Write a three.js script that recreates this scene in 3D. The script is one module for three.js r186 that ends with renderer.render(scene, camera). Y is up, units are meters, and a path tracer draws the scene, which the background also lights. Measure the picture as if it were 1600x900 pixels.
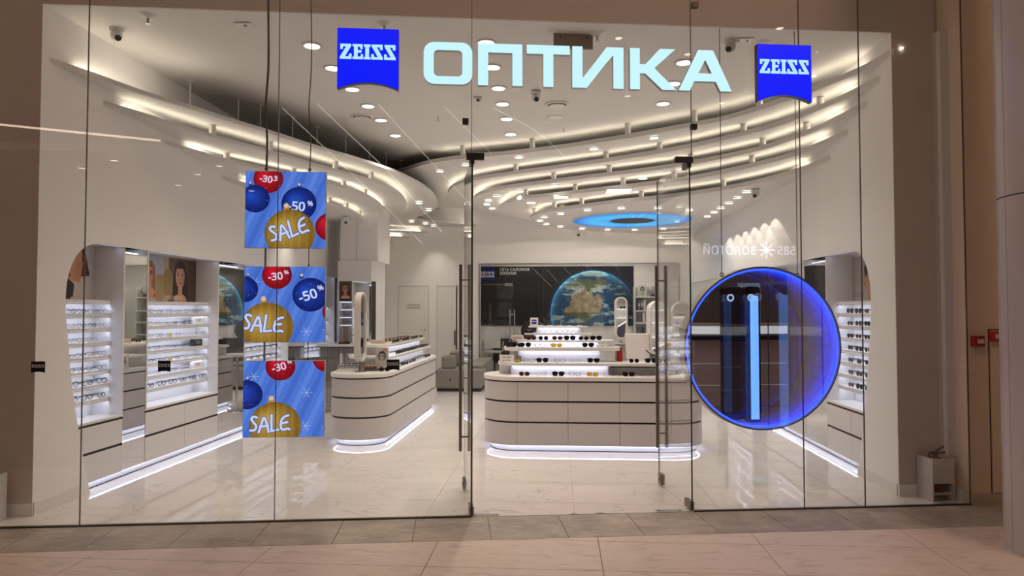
import * as THREE from 'three';
import { mergeGeometries } from 'three/addons/utils/BufferGeometryUtils.js';
import { RoundedBoxGeometry } from 'three/addons/geometries/RoundedBoxGeometry.js';
import { RectAreaLightUniformsLib } from 'three/addons/lights/RectAreaLightUniformsLib.js';

// ---------- camera, exposure, large lights ----------
const scene = new THREE.Scene();
const camera = new THREE.PerspectiveCamera(2 * Math.atan(450 / 1100) * 180 / Math.PI, 16 / 9, 0.05, 200);
camera.position.set(0, 1.65, 0);
camera.rotation.order = 'YXZ';
camera.rotation.set(Math.atan(35 / 1100), Math.atan(72 / 1100), 0);
scene.add(camera);
scene.background = new THREE.Color(0, 0, 0);
const renderer = new THREE.WebGLRenderer({ antialias: true });
renderer.toneMapping = THREE.LinearToneMapping;
renderer.toneMappingExposure = 1.0;
renderer.shadowMap.enabled = true;
RectAreaLightUniformsLib.init();

const WARM = [1, 0.9, 0.77];          // shop lamps
const COLD = [0.7, 0.75, 1.0];         // shelf and plinth strips
const MALL = [1, 0.66, 0.46];           // added concourse light panels
const POWER = { spot: 3.2, wash: 3.0, cove: 11, shelf: 14, plinth: 8, mall: 13.5, sign: 1 };

// ---------- naming helpers ----------
const used = {};
function numbered(name) { const n = used[name] = (used[name] ?? -1) + 1; return n ? name + '_' + String(n).padStart(3, '0') : name; }
function tag(o, label, category, group, kind) {
  if (label) o.userData.label = label;
  if (category) o.userData.category = category;
  if (group) o.userData.group = group;
  if (kind) o.userData.kind = kind;
  return o;
}
function thing(name, label, category, pos = [0, 0, 0], turn = 0, group) {
  const o = new THREE.Group(); o.name = numbered(name); o.position.set(...pos); o.rotation.y = turn;
  tag(o, label, category, group); scene.add(o); return o;
}
function part(name, geo, mat, parent, label) {
  const m = new THREE.Mesh(Array.isArray(geo) ? merge(geo) : geo, mat);
  m.name = parent ? name : numbered(name);
  if (label) m.userData.label = label;
  (parent ?? scene).add(m); return m;
}
function struct(name, geo, mat, parent) { const m = part(name, geo, mat, parent); if (!parent) m.userData.kind = 'structure'; return m; }
const flat = (g) => { const h = g.index ? g.toNonIndexed() : g; for (const k of Object.keys(h.attributes)) if (!['position', 'normal', 'uv'].includes(k)) h.deleteAttribute(k); return h; };
const merge = (list) => list.length === 1 ? list[0] : mergeGeometries(list.map(flat));
const ORD = ['first', 'second', 'third', 'fourth', 'fifth', 'sixth', 'seventh', 'eighth', 'ninth', 'tenth', 'eleventh', 'twelfth', 'thirteenth', 'fourteenth', 'fifteenth'];

// ---------- geometry helpers ----------
function box(w, h, d, x = 0, y = 0, z = 0) { return new THREE.BoxGeometry(w, h, d).translate(x, y + h / 2, z); }        // y is the underside
function span(x0, x1, y0, y1, z0, z1) { return new THREE.BoxGeometry(x1 - x0, y1 - y0, z1 - z0).translate((x0 + x1) / 2, (y0 + y1) / 2, (z0 + z1) / 2); }
function rbox(w, h, d, r, x = 0, y = 0, z = 0) { return new RoundedBoxGeometry(w, h, d, 2, r).translate(x, y + h / 2, z); }
function cyl(r, h, x = 0, y = 0, z = 0, r2 = r, seg = 20) { return new THREE.CylinderGeometry(r2, r, h, seg).translate(x, y + h / 2, z); }
function prism(pts, y0, h, bevel = 0) {               // pts: [x, z] outline, a solid from y0 up
  const s = new THREE.Shape(pts.map(([x, z]) => new THREE.Vector2(x, -z)));
  const g = new THREE.ExtrudeGeometry(s, { depth: h - 2 * bevel, bevelEnabled: bevel > 0, bevelThickness: bevel, bevelSize: bevel, bevelOffset: -bevel, bevelSegments: 2, curveSegments: 8 });
  return g.rotateX(-Math.PI / 2).translate(0, y0 + bevel, 0);
}
function tube(pts, r, seg = 24, radial = 6, closed = false) { return new THREE.TubeGeometry(new THREE.CatmullRomCurve3(pts.map((p) => new THREE.Vector3(...p)), closed), seg, r, radial, closed); }
function rod(a, b, r, seg = 8) {
  const va = new THREE.Vector3(...a), d = new THREE.Vector3(...b).sub(va), L = d.length();
  return new THREE.CylinderGeometry(r, r, L, seg).translate(0, L / 2, 0).applyQuaternion(new THREE.Quaternion().setFromUnitVectors(new THREE.Vector3(0, 1, 0), d.normalize())).translate(...a);
}
function stadium(x0, x1, z0, z1, r, seg = 12) {        // rounded rectangle outline, counter-clockwise seen from above from the left end along the side towards the camera
  const A = []; for (const [cx, cz, a0] of [[x0 + r, z1 - r, Math.PI / 2], [x1 - r, z1 - r, 0], [x1 - r, z0 + r, -Math.PI / 2], [x0 + r, z0 + r, -Math.PI]]) for (let i = 0; i <= seg; i++) { const a = a0 + (1 - i / seg) * Math.PI / 2; A.push([cx + r * Math.cos(a), cz + r * Math.sin(a)]); }
  return A;
}
const inset = (s, t) => { const [x0, x1, z0, z1, r, g] = s; return [x0 + t, x1 - t, z0 + t, z1 - t, Math.max(0.01, r - t), g]; };
// piece of a vertical skin that follows a closed outline between two lengths along it
function skin(outline, s0, s1, y0, y1, t) {
  const P = [...outline, outline[0]], L = [0];
  for (let i = 1; i < P.length; i++) L.push(L[i - 1] + Math.hypot(P[i][0] - P[i - 1][0], P[i][1] - P[i - 1][1]));
  const at = (s) => { let i = 1; while (i < P.length - 1 && L[i] < s) i++; const k = (s - L[i - 1]) / Math.max(1e-9, L[i] - L[i - 1]); return [P[i - 1][0] + (P[i][0] - P[i - 1][0]) * k, P[i - 1][1] + (P[i][1] - P[i - 1][1]) * k]; };
  const ss = [s0, ...L.filter((s) => s > s0 + 1e-3 && s < s1 - 1e-3), s1], outer = ss.map(at);
  const inner = outer.map((p, i) => { const a = outer[Math.max(0, i - 1)], b = outer[Math.min(outer.length - 1, i + 1)], dx = b[0] - a[0], dz = b[1] - a[1], l = Math.hypot(dx, dz); return [p[0] + dz / l * t, p[1] - dx / l * t]; });
  return prism([...outer, ...inner.reverse()], y0, y1 - y0);
}
const perimeter = (o) => o.reduce((s, p, i) => { const q = o[(i + 1) % o.length]; return s + Math.hypot(q[0] - p[0], q[1] - p[1]); }, 0);
function ring(outer, inner, y0, h) {                   // flat ring between two outlines
  const s = new THREE.Shape(outer.map(([x, z]) => new THREE.Vector2(x, -z))); s.holes.push(new THREE.Path(inner.map(([x, z]) => new THREE.Vector2(x, -z))));
  return new THREE.ExtrudeGeometry(s, { depth: h, bevelEnabled: false }).rotateX(-Math.PI / 2).translate(0, y0, 0);
}
function ribbon(pts, w, y, thick = 0.008) {             // thin flat strip along a line of [x, z] points
  const a = [], b = [];
  pts.forEach((p, i) => { const q = pts[Math.max(0, i - 1)], r = pts[Math.min(pts.length - 1, i + 1)], dx = r[0] - q[0], dz = r[1] - q[1], l = Math.hypot(dx, dz); a.push([p[0] + dz / l * w / 2, p[1] - dx / l * w / 2]); b.push([p[0] - dz / l * w / 2, p[1] + dx / l * w / 2]); });
  return prism([...a, ...b.reverse()], y, thick);
}
// facade frame: u along the glass to the right, d out of the shop into the concourse
const FA = 0.148, FP = [-0.728, -5.642], cA = Math.cos(FA), sA = Math.sin(FA);
const F = (u, y, d = 0) => [FP[0] + u * cA + d * sA, y, FP[1] - u * sA + d * cA];
const FXZ = (u, d) => { const p = F(u, 0, d); return [p[0], p[2]]; };
function fthing(name, label, category, u, y, d, group) { return thing(name, label, category, F(u, y, d), FA, group); }
const fgeo = (g, u, y, d) => g.rotateY(FA).translate(...F(u, y, d));
function clipHalf(poly, keep) {                         // convex polygon cut by keep(p) >= 0
  const out = [];
  poly.forEach((p, i) => { const q = poly[(i + 1) % poly.length], a = keep(p), b = keep(q); if (a >= 0) out.push(p); if (a * b < 0) { const k = a / (a - b); out.push([p[0] + (q[0] - p[0]) * k, p[1] + (q[1] - p[1]) * k]); } });
  return out;
}
const dOf = ([x, z]) => (x - FP[0]) * sA + (z - FP[1]) * cA, uOf = ([x, z]) => (x - FP[0]) * cA - (z - FP[1]) * sA;

// ---------- seeded noise ----------
function rng(seed) { let s = seed >>> 0; return () => { s = (s + 0x6d2b79f5) | 0; let t = Math.imul(s ^ (s >>> 15), 1 | s); t = (t + Math.imul(t ^ (t >>> 7), 61 | t)) ^ t; return ((t ^ (t >>> 14)) >>> 0) / 4294967296; }; }
function hash(x, y, s) { let h = Math.imul(x, 374761393) + Math.imul(y, 668265263) + Math.imul(s, 2147483647 - 1640531527); h = Math.imul(h ^ (h >>> 13), 1274126177); return ((h ^ (h >>> 16)) >>> 0) / 4294967296; }
function vnoise(x, y, s, wrap = 0) {
  const xi = Math.floor(x), yi = Math.floor(y), u = x - xi, v = y - yi, m = (a) => wrap ? ((a % wrap) + wrap) % wrap : a, f = (t) => t * t * (3 - 2 * t);
  const a = hash(m(xi), m(yi), s), b = hash(m(xi + 1), m(yi), s), c = hash(m(xi), m(yi + 1), s), d = hash(m(xi + 1), m(yi + 1), s);
  return (a + (b - a) * f(u)) + ((c + (d - c) * f(u)) - (a + (b - a) * f(u))) * f(v);
}
function fbm(x, y, s, o = 5, wrap = 0) { let t = 0, a = 0.5, n = 0; for (let i = 0; i < o; i++) { t += a * vnoise(x, y, s + i, wrap); n += a; a *= 0.5; x *= 2; y *= 2; wrap *= 2; } return t / n; }
function pixelTexture(w, h, f, srgb = true) {
  const data = new Uint8Array(w * h * 4);
  for (let y = 0; y < h; y++) for (let x = 0; x < w; x++) { const c = f(x / w, y / h), i = (y * w + x) * 4; for (let k = 0; k < 3; k++) data[i + k] = Math.max(0, Math.min(255, Math.round(c[k] * 255))); data[i + 3] = 255; }
  const t = new THREE.DataTexture(data, w, h); t.magFilter = THREE.LinearFilter; t.minFilter = THREE.LinearMipmapLinearFilter; t.wrapS = t.wrapT = THREE.RepeatWrapping; if (srgb) t.colorSpace = THREE.SRGBColorSpace; t.needsUpdate = true; return t;
}
function canvasTexture(w, h, draw) { const c = document.createElement('canvas'); c.width = w; c.height = h; draw(c.getContext('2d'), w, h); const t = new THREE.CanvasTexture(c); t.colorSpace = THREE.SRGBColorSpace; return t; }

// ---------- materials ----------
const lin = (c) => new THREE.Color().setRGB(...c);
const std = (color, roughness = 0.5, o = {}) => new THREE.MeshStandardMaterial({ color: Array.isArray(color) ? lin(color) : color, roughness, ...o });
const glow = (c, k, o = {}) => new THREE.MeshStandardMaterial({ color: 0x111111, roughness: 0.6, emissive: lin(c), emissiveIntensity: k, ...o });
const wallBump = pixelTexture(256, 256, (u, v) => { const n = fbm(u * 32, v * 32, 3, 3, 32); return [n, n, n]; }, false);
const M = {
  wallFrontDimmed: std([0.57, 0.49, 0.455], 0.62, { bumpMap: wallBump, bumpScale: 0.0004 }),  // shop wall paint darkened to hold the dimmer concourse light
  wall: std([0.86, 0.83, 0.815], 0.62, { bumpMap: wallBump, bumpScale: 0.0004 }),
  ceiling: std([0.74, 0.71, 0.675], 0.8),
  tier: std([0.68, 0.655, 0.625], 0.65),
  white: std([0.76, 0.74, 0.72], 0.35),
  cabinet: std([0.76, 0.73, 0.73], 0.4),
  counter: std([0.6, 0.56, 0.55], 0.38),
  top: std([0.8, 0.77, 0.74], 0.3),
  gap: std([0.02, 0.018, 0.017], 0.6),
  black: std([0.02, 0.02, 0.022], 0.35),
  darkMetal: std([0.1, 0.085, 0.075], 0.35, { metalness: 0.8 }),
  bronze: std([0.24, 0.2, 0.17], 0.35, { metalness: 0.9 }),
  steel: std([0.55, 0.53, 0.5], 0.28, { metalness: 1 }),
  mirror: std([0.9, 0.9, 0.89], 0.0, { metalness: 1 }),
  glass: new THREE.MeshPhysicalMaterial({ color: lin([0.99, 1, 0.99]), transmission: 1, thickness: 0, roughness: 0, ior: 1.5 }),
  glassEdge: std([0.02, 0.07, 0.05], 0.15),
  seal: std([0.12, 0.1, 0.085], 0.5),
  led: glow(COLD, 3.0),
  ledPlinth: glow(COLD, POWER.plinth),
  cove: glow([1, 0.88, 0.71], POWER.cove),
  coveFront: glow([1, 0.88, 0.71], POWER.cove * 1.6),
  shadeSheet: std([0.05, 0.043, 0.035], 0.9),
  lamp: glow([1, 0.94, 0.84], 3.2),
  fabric: std([0.25, 0.23, 0.21], 0.95),
  red: std([0.4, 0.015, 0.012], 0.4),
  plastic: std([0.75, 0.74, 0.73], 0.4),
};

// shop floor: polished porcelain with grey veins
function veins(u, v, s, sharp) { const n = fbm(u * 4 + fbm(u * 6, v * 6, s + 9, 3) * 1.6, v * 7 + u * 2, s, 4); return Math.pow(Math.max(0, 1 - Math.abs(n - 0.5) * sharp), 3); }
const shopTex = pixelTexture(1024, 1024, (u, v) => { const a = veins(u, v, 5, 34), b = veins(u + 3.3, v + 1.7, 21, 60) * 0.5, c = fbm(u * 6, v * 6, 40, 4) * 0.035, k = Math.min(1, a + b) * 0.1; return [0.9 - k - c, 0.872 - k - c, 0.86 - k * 0.95 - c]; });
const shopWave = pixelTexture(512, 512, (u, v) => { const n = fbm(u * 20, v * 20, 77, 2, 20); return [n, n, n]; }, false);
const mallTex = pixelTexture(1024, 512, (u, v) => { const n = fbm(u * 3 + v, v * 14 + fbm(u * 5, v * 4, 8, 3) * 3, 12, 4), k = Math.pow(Math.max(0, 1 - Math.abs(n - 0.5) * 26), 2) * 0.1, c = (fbm(u * 30, v * 30, 2, 3) - 0.5) * 0.05; return [0.85 - k - c, 0.785 - k - c, 0.745 - k - c]; });
const stoneTex = pixelTexture(1024, 512, (u, v) => { const n = fbm(u * 10, v * 8, 31, 5), m = fbm(u * 50, v * 40, 35, 3), w = Math.pow(Math.max(0, 1 - Math.abs(fbm(u * 5, v * 9, 60, 4) - 0.5) * 40), 2) * 0.1; const g = 0.62 + (n - 0.5) * 0.22 + (m - 0.5) * 0.08 + w; return [g * 1.06, g * 0.99, g * 0.92]; });
shopTex.repeat.set(1 / 2.4, 1 / 2.4); shopWave.repeat.set(1 / 1.8, 1 / 1.8); mallTex.repeat.set(1 / 2.3, 1 / 1.15); stoneTex.repeat.set(1 / 2.2, 1 / 1.1);
M.shopTile = std(0xffffff, 0.03, { map: shopTex, bumpMap: shopWave, bumpScale: 0.00032 });
M.mallTile = std(0xffffff, 0.42, { map: mallTex });
M.stone = std(0xffffff, 0.5, { map: stoneTex });
M.grout = std([0.3, 0.27, 0.24], 0.9);

// ---------- unseen concourse light panels, added to light the shopfront ----------
for (const [u, d] of [[-3.9, 4.2], [0.3, 4.2], [4.6, 4.2]]) {
  const t = fthing('added_panel_light', `added unseen square warm light panel in the concourse ceiling before the shop, ${u < -1 ? 'left' : u < 1 ? 'middle' : 'right'} one of three`, 'ceiling light', u, 7.43, d);
  part('frame', merge([box(1.3, 0.05, 0.05, 0, 0, 0.625), box(1.3, 0.05, 0.05, 0, 0, -0.625), box(0.05, 0.05, 1.2, 0.625), box(0.05, 0.05, 1.2, -0.625)]), M.white, t);
  part('diffuser', box(1.2, 0.02, 1.2, 0, 0.025, 0), glow(MALL, 0.35), t);
  const l = new THREE.RectAreaLight(lin(MALL), POWER.mall * (u < -1 ? 0.75 : u < 1 ? 1 : 2), 1.2, 1.2); l.rotation.x = -Math.PI / 2; l.position.y = 0.015; t.add(l);
}

// ---------- structure: concourse ----------
const fpoly = (list) => list.map(([u, d]) => FXZ(u, d));
const slabFloor = struct('floor', prism(fpoly([[-14, -0.01], [14, -0.01], [14, 16.2], [-14, 16.2]]), -0.16, 0.148), M.grout);
{ // concourse tiles, laid square to the shop's walls; the grey threshold row follows the glass
  const W = 1.14, D = 0.575, gap = 0.005, rand = rng(4);
  const variants = [0, 1, 2, 3, 4, 5].map((k) => { const g = prism([[0, 0], [0, D - gap], [W - gap, D - gap], [W - gap, 0]], -0.012, 0.012); const uv = g.attributes.uv; for (let i = 0; i < uv.count; i++) uv.setXY(i, uv.getX(i) + k * 0.71, uv.getY(i) + k * 0.37); return g; });
  for (let i = -4; i < 6; i++) for (let j = 0; j < 6; j++) {
    const x = -0.855 + W * i, z = -6.27 + D * j;
    const cut = clipHalf([[x, z], [x, z + D - gap], [x + W - gap, z + D - gap], [x + W - gap, z]], (p) => dOf(p) - 0.574);
    if (cut.length < 3) continue;
    const whole = cut.length === 4 && cut.every((p) => dOf(p) > 0.5745), m = part('tile', whole ? variants[Math.floor(rand() * 6)] : prism(cut, -0.012, 0.012), M.mallTile, slabFloor);
    if (whole) m.position.set(x, 0, z);
  }
  const T = 0.565;
  for (let k = -8; k < 10; k++) { const u = -0.4 + T * k; if (u > 4.24 + T) continue; const m = part('tile', prism(fpoly([[u, 0.008], [u + T - gap, 0.008], [u + T - gap, 0.57], [u, 0.57]]), -0.012, 0.0125), M.stone, slabFloor); }
}
struct('ceiling', prism(fpoly([[-14, -0.2], [14, -0.2], [14, 16.2], [-14, 16.2]]), 7.5, 0.2), M.ceiling);
struct('ceiling', prism(fpoly([[-14, 8.8], [-3.5, 8.8], [-3.5, 15.7], [-14, 15.7]]), 4.8, 0.15), M.ceiling);
struct('wall_opposite', prism(fpoly([[-14, 15.75], [14, 15.75], [14, 16], [-14, 16]]), 0, 7.6), std([0.5, 0.45, 0.43], 0.7));
struct('wall_mall_left', prism(fpoly([[-14, -0.3], [-13.8, -0.3], [-13.8, 16], [-14, 16]]), 0, 7.6), M.wall);
struct('wall_mall_right', prism(fpoly([[13.8, -0.3], [14, -0.3], [14, 16], [13.8, 16]]), 0, 7.6), M.wall);
// brown lining right of the glass, with its access panel and skirting
const lining = std([0.72, 0.58, 0.44], 0.55);
struct('wall_front_right', prism(fpoly([[4.262, -0.3], [13.9, -0.3], [13.9, 0], [4.262, 0]]), 0, 7.6), lining);
struct('trim', fgeo(span(4.262, 9, 0, 0.09, 0, 0.012), 0, 0, 0), std([0.5, 0.42, 0.34], 0.5));
{ const t = fthing('wall_hatch', 'tall beige access hatch flush in the wall beside the column', 'hatch', 4.462, 0.1, 0.001); part('panel', box(0.9, 1.38, 0.012, 0.45, 0, 0.006), lining, t); part('reveal', merge([box(0.006, 1.39, 0.003, -0.006, 0, 0.002), box(0.912, 0.006, 0.003, 0.45, 1.383, 0.002)]), M.gap, t); }

// ---------- structure: shop shell ----------
const BACK = -17.2, CEIL = 4.17;
const floorPoly = [FXZ(-5.6, -0.008), FXZ(4.45, -0.008), [3.7, BACK - 1.3], [-6.3, BACK - 1.3]];
const shopFloor = struct('floor', prism(floorPoly, -0.17, 0.158), M.grout);
{
  const W = 1.2, D = 0.6, gap = 0.0025, rand = rng(9);
  const variants = Array.from({ length: 8 }, (_, k) => { const g = prism([[0, 0], [0, D - gap], [W - gap, D - gap], [W - gap, 0]], -0.012, 0.012); const uv = g.attributes.uv; for (let i = 0; i < uv.count; i++) uv.setXY(i, uv.getX(i) + k * 0.83, uv.getY(i) + k * 0.47); return g; });
  for (let i = -4; i < 5; i++) for (let j = 0; j < 23; j++) {
    const x = -1.07 + W * i, z = -18.72 + D * j;
    const cut = clipHalf([[x, z], [x, z + D - gap], [x + W - gap, z + D - gap], [x + W - gap, z]], (p) => -0.008 - dOf(p));
    if (cut.length < 3 || x > 4.4 || (x > 3.2 && z < -9) || (x < -4.7 && z > -13 && z < -8)) continue;
    const whole = cut.length === 4 && cut.every((p) => dOf(p) < -0.0085), m = part('tile', whole ? variants[Math.floor(rand() * 8)] : prism(cut, -0.012, 0.012), M.shopTile, shopFloor);
    if (whole) m.position.set(x, 0, z);
  }
}
struct('ceiling', prism([FXZ(-4.1, -0.3405), FXZ(4.4, -0.3405), [3.6, BACK - 0.2], [-6.2, BACK - 0.2], [-6.2, -13.5], [-4.8, -13.5]], CEIL, 0.12), M.ceiling);
struct('wall_front', prism(fpoly([[-14, -0.34], [14, -0.34], [14, -0.318], [-14, -0.318]]), CEIL, 3.4), M.wallFrontDimmed);
// side walls: a skin pierced by the display niche, with a solid wall behind
function nicheWall(name, x, dir, zFront, zBack, niche, backEnd) {
  const s = new THREE.Shape(); s.moveTo(-zFront, 0);
  const V = (z, y) => new THREE.Vector2(-z, y);
  s.setFromPoints([V(zFront, 0), V(zFront, CEIL + 0.05), V(zBack, CEIL + 0.05), V(zBack, 0), V(backEnd, 0), V(backEnd, 2.27), ...niche.map(([z, y]) => V(z, y)).reverse()]);
  const g = new THREE.ExtrudeGeometry(s, { depth: 0.035, bevelEnabled: false });      // local x = -z, local y = y, local z = thickness
  g.rotateY(Math.PI / 2);                                                               // local x -> -z
  return struct(name, g.translate(x + (dir < 0 ? -0.035 : 0), 0, 0), M.wall);
}
function nicheCurve(dz) { // sloping front edge with a rounded top corner
  const c = new THREE.CatmullRomCurve3([[-6.15, 0], [-6.047, 0.346], [-5.935, 0.78], [-5.83, 1.35], [-5.783, 1.72], [-5.81, 1.95], [-5.9, 2.12], [-6.02, 2.215], [-6.17, 2.262], [-6.45, 2.27]].map(([z, y]) => new THREE.Vector3(z + dz, y, 0)));
  return c.getPoints(60).map((p) => [p.x, p.y]);
}
const nicheL = nicheCurve(0), nicheR = nicheCurve(-1.24);
nicheWall('wall_left', -4.22, -1, -5.445, -13.6, nicheL, -13.3);
nicheWall('wall_right', 3.02, 1, -6.53, BACK - 1.1, nicheR, -16.2);
struct('wall_left', span(-4.8, -4.64, 0, CEIL, -13.6, -5.3), M.wall);
struct('wall_right', span(3.42, 3.6, 0, CEIL, BACK - 1.2, -6.5), M.wall);
struct('wall_left_front', prism(fpoly([[-14, -0.46], [-3.483, -0.46], [-3.483, -0.318], [-14, -0.318]]), 0, CEIL), M.wallFrontDimmed);
struct('wall_right_front', prism(fpoly([[3.838, -0.315], [4.226, -0.315], [4.29, -0.03], [4.6, -0.03], [4.6, -0.5], [3.867, -0.5]]), 0, CEIL), M.wallFrontDimmed);
struct('wall_left_back', prism([[-4.22, -13.6], [-6.1, -13.6], [-6.1, -13.45], [-4.22, -13.45]], 0, CEIL), M.wall);
struct('wall_far_left', span(-6.2, -6.05, 0, CEIL, BACK, -13.5), M.wall);
// baseboards
struct('baseboard_left', merge([span(-4.222, -4.206, 0, 0.105, -6.0, -5.45), prism(fpoly([[-9, -0.318], [-3.475, -0.318], [-3.471, -0.302], [-9, -0.302]]), 0, 0.1)]), M.white);
struct('baseboard_right', merge([span(3.006, 3.022, 0, 0.105, -7.35, -6.54), prism(fpoly([[3.83, -0.315], [4.22, -0.315], [4.216, -0.3], [3.83, -0.3]]), 0, 0.105), prism(fpoly([[4.216, -0.3], [4.226, -0.315], [4.29, -0.03], [4.274, -0.03]]), 0, 0.105)]), M.white);
// back wall: three door openings are closed by leaves, the right half opens onto the consulting room
const OX0 = -1.915, OX1 = 2.905, OY = 2.805;
struct('wall_back', merge([span(-6.1, OX0, 0, CEIL, BACK - 0.15, BACK), span(OX0, OX1, OY, CEIL, BACK - 0.15, BACK), span(OX1, 3.1, 0, CEIL, BACK - 0.15, BACK)]), M.wall);
struct('trim', merge([span(OX0, OX1, OY - 0.035, OY, BACK - 0.05, BACK + 0.012), span(OX0 - 0.03, OX0, 0, OY, BACK - 0.05, BACK + 0.012), span(OX1, OX1 + 0.03, 0, OY, BACK - 0.05, BACK + 0.012)]), M.steel);
struct('wall_room_back', span(-2.6, 3.2, 0, 3.0, -18.4, -18.2), M.wall);
struct('ceiling', span(-2.2, 3.2, OY + 0.12, OY + 0.2, -18.3, BACK - 0.14), M.ceiling);
struct('wall_room_left', span(-2.6, -2.5, 0, 3.0, -18.3, BACK - 0.14), M.wall);
function textPlate(w, h, px, draw, back) { return canvasTexture(px, Math.round(px * h / w), (c, W, H) => { c.fillStyle = back; c.fillRect(0, 0, W, H); draw(c, W, H); }); }
const doorPaint = std([0.78, 0.755, 0.72], 0.5);
function door(n, x0, x1, lines, handle, pull) {
  const d = new THREE.Group(); d.name = 'door_' + n; d.userData.kind = 'structure'; d.position.set(x0, 0, BACK); scene.add(d);
  const w = x1 - x0;
  part('frame', merge([box(0.022, 2.272, 0.012, -0.01, 0, 0.006), box(0.022, 2.272, 0.012, w + 0.01, 0, 0.006), box(w + 0.04, 0.022, 0.012, w / 2, 2.25, 0.006)]), M.white, d);
  part('leaf', box(w - 0.012, 2.236, 0.01, w / 2, 0.008, 0.005), doorPaint, d);
  part('reveal', box(w, 2.25, 0.004, w / 2, 0, 0.001), M.gap, d);
  if (handle !== undefined) { const h = part('handle', merge([rod([handle, 1.17, 0.012], [handle, 1.17, 0.06], 0.012), rod([handle, 1.17, 0.055], [handle + (handle > w / 2 ? -0.13 : 0.13), 1.17, 0.055], 0.01), cyl(0.026, 0.01).rotateX(Math.PI / 2).translate(handle, 1.17, 0.014)]), M.steel, d); }
  if (pull !== undefined) part('handle', rbox(0.028, 0.36, 0.03, 0.008, pull, 0.8, 0.03), M.black, d);
  if (lines) part('lettering', new THREE.PlaneGeometry(0.44, 0.16).translate(w / 2, 1.745, 0.0106), std(0xffffff, 0.5, { map: canvasTexture(352, 128, (c, W, H) => { c.fillStyle = '#e0dcd5'; c.fillRect(0, 0, W, H); c.fillStyle = '#55504a'; c.font = 'bold 40px sans-serif'; c.textAlign = 'center'; lines.forEach((t, i) => c.fillText(t, W / 2, 50 + i * 52, W - 8)); }) }), d);
}
door(1, -4.95, -4.27, ['КАБИНЕТ', 'ВРАЧА'], 0.13);
door(2, -3.937, -3.184, ['СЛУЖЕБНОЕ', 'ПОМЕЩЕНИЕ'], 0.67);
door(3, -2.977, -2.5, null, undefined, 0.445);
door(4, -2.48, -2.119, null, 0.08);

// ---------- structure: glass front ----------
const GT = 0.012, GH = 7.4, DT = 2.9;
function pane(n, u0, u1, y0, y1) {
  const g = new THREE.Group(); g.name = 'window_' + n; g.userData.kind = 'structure'; g.position.set(...F(u0, 0, 0)); g.rotation.y = FA; scene.add(g);
  const w = u1 - u0;
  part('pane', box(w - 0.006, y1 - y0, GT, w / 2, y0, 0), M.glass, g);
  part('joint', box(0.005, y1 - y0, GT + 0.002, w - 0.0005, y0, 0), M.seal, g);
  if (y0 < 0.5) part('floor_channel', box(w, 0.012, 0.03, w / 2, 0, 0), M.darkMetal, g);
}
const JU = [-8, -5.6, -4.4, -2.955, -1.502, 0.03];
for (let i = 0; i < JU.length - 1; i++) pane(i + 1, JU[i], JU[i + 1], 0.004, GH);
pane(6, 0.03, 1.86, DT + 0.02, GH);
[1.86, 2.8, 3.33, 4.262].forEach((u, i, a) => { if (i) pane(6 + i, a[i - 1], u, 0.004, GH); });
// glass door leaves standing open into the shop
function glassDoor(n, hinge, mid, far, label) {
  const L = Math.hypot(far[0] - hinge[0], far[1] - hinge[1]), turn = Math.atan2(-(far[1] - hinge[1]), far[0] - hinge[0]);
  const d = thing('glass_door', label, 'door', [hinge[0], 0, hinge[1]], turn);
  part('pane', box(0.9, DT - 0.02, GT, 0.45, 0.01, 0), M.glass, d);
  part('edge', merge([box(0.003, DT - 0.02, GT, -0.0015, 0.01, 0), box(0.003, DT - 0.02, GT, 0.9015, 0.01, 0)]), M.glassEdge, d, 'dark green polished glass edge');
  part('pivot_fitting', rbox(0.14, 0.055, 0.036, 0.004, 0.07, DT - 0.06, 0), M.darkMetal, d);
  part('pivot_fitting', rbox(0.14, 0.07, 0.036, 0.004, 0.07, 0.012, 0), M.bronze, d);
  part('lock', merge([rbox(0.09, 0.1, 0.04, 0.004, 0.83, 0.02, 0), cyl(0.018, 0.05, 0, 0, 0).rotateX(Math.PI / 2).translate(0.83, 0.07, -0.025)]), M.bronze, d);
  for (const s of [1, -1]) { const h = part('handle', cyl(0.0145, 1.7, mid, 0.37, s * 0.045), M.bronze, d); part('standoff', merge([0.5, 1.93].map((y) => rod([mid, y, 0], [mid, y, s * 0.045], 0.008))), M.bronze, h); }
}
const hl = FXZ(0.036, 0), hr = FXZ(1.842, 0);
glassDoor(1, hl, 0.78, [-0.88, -6.58], 'left leaf of the glass entrance door, open inward, nearly edge on');
glassDoor(2, hr, 0.8, [0.945, -6.85], 'right leaf of the glass entrance door, open inward in front of the large counter');
function fitting(name, label, u, y, w, h, d = 0.045, mat = M.black) { const t = fthing(name, label, 'glass fitting', u, y, 0); part('plate', rbox(w, h, 0.012, 0.003, 0, 0, GT / 2 + 0.008), mat, t); part('plate', rbox(w, h, 0.012, 0.003, 0, 0, -GT / 2 - 0.008), mat, t); part('pin', cyl(0.012, w * 0.9).rotateZ(Math.PI / 2).translate(w * 0.45, h / 2, 0), mat, t); return t; }
fitting('corner_patch', 'black patch fitting on top of the left glass door leaf', 0.06, 2.872, 0.145, 0.055);
fitting('corner_patch', 'dark patch fitting on top of the right glass door leaf', 1.795, 2.878, 0.15, 0.05, 0.045, M.darkMetal);
fitting('glass_clip', 'small black square clip on the glass joint above the left door leaf', -0.02, 3.16, 0.05, 0.048);
fitting('glass_clip', 'small black square clip on the glass joint above the right door leaf', 1.88, 3.158, 0.054, 0.046);
fitting('glass_clip', 'small dark square clip at the top edge, above the letter A', 1.9, 4.185, 0.055, 0.05, 0.045, M.darkMetal);
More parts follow.
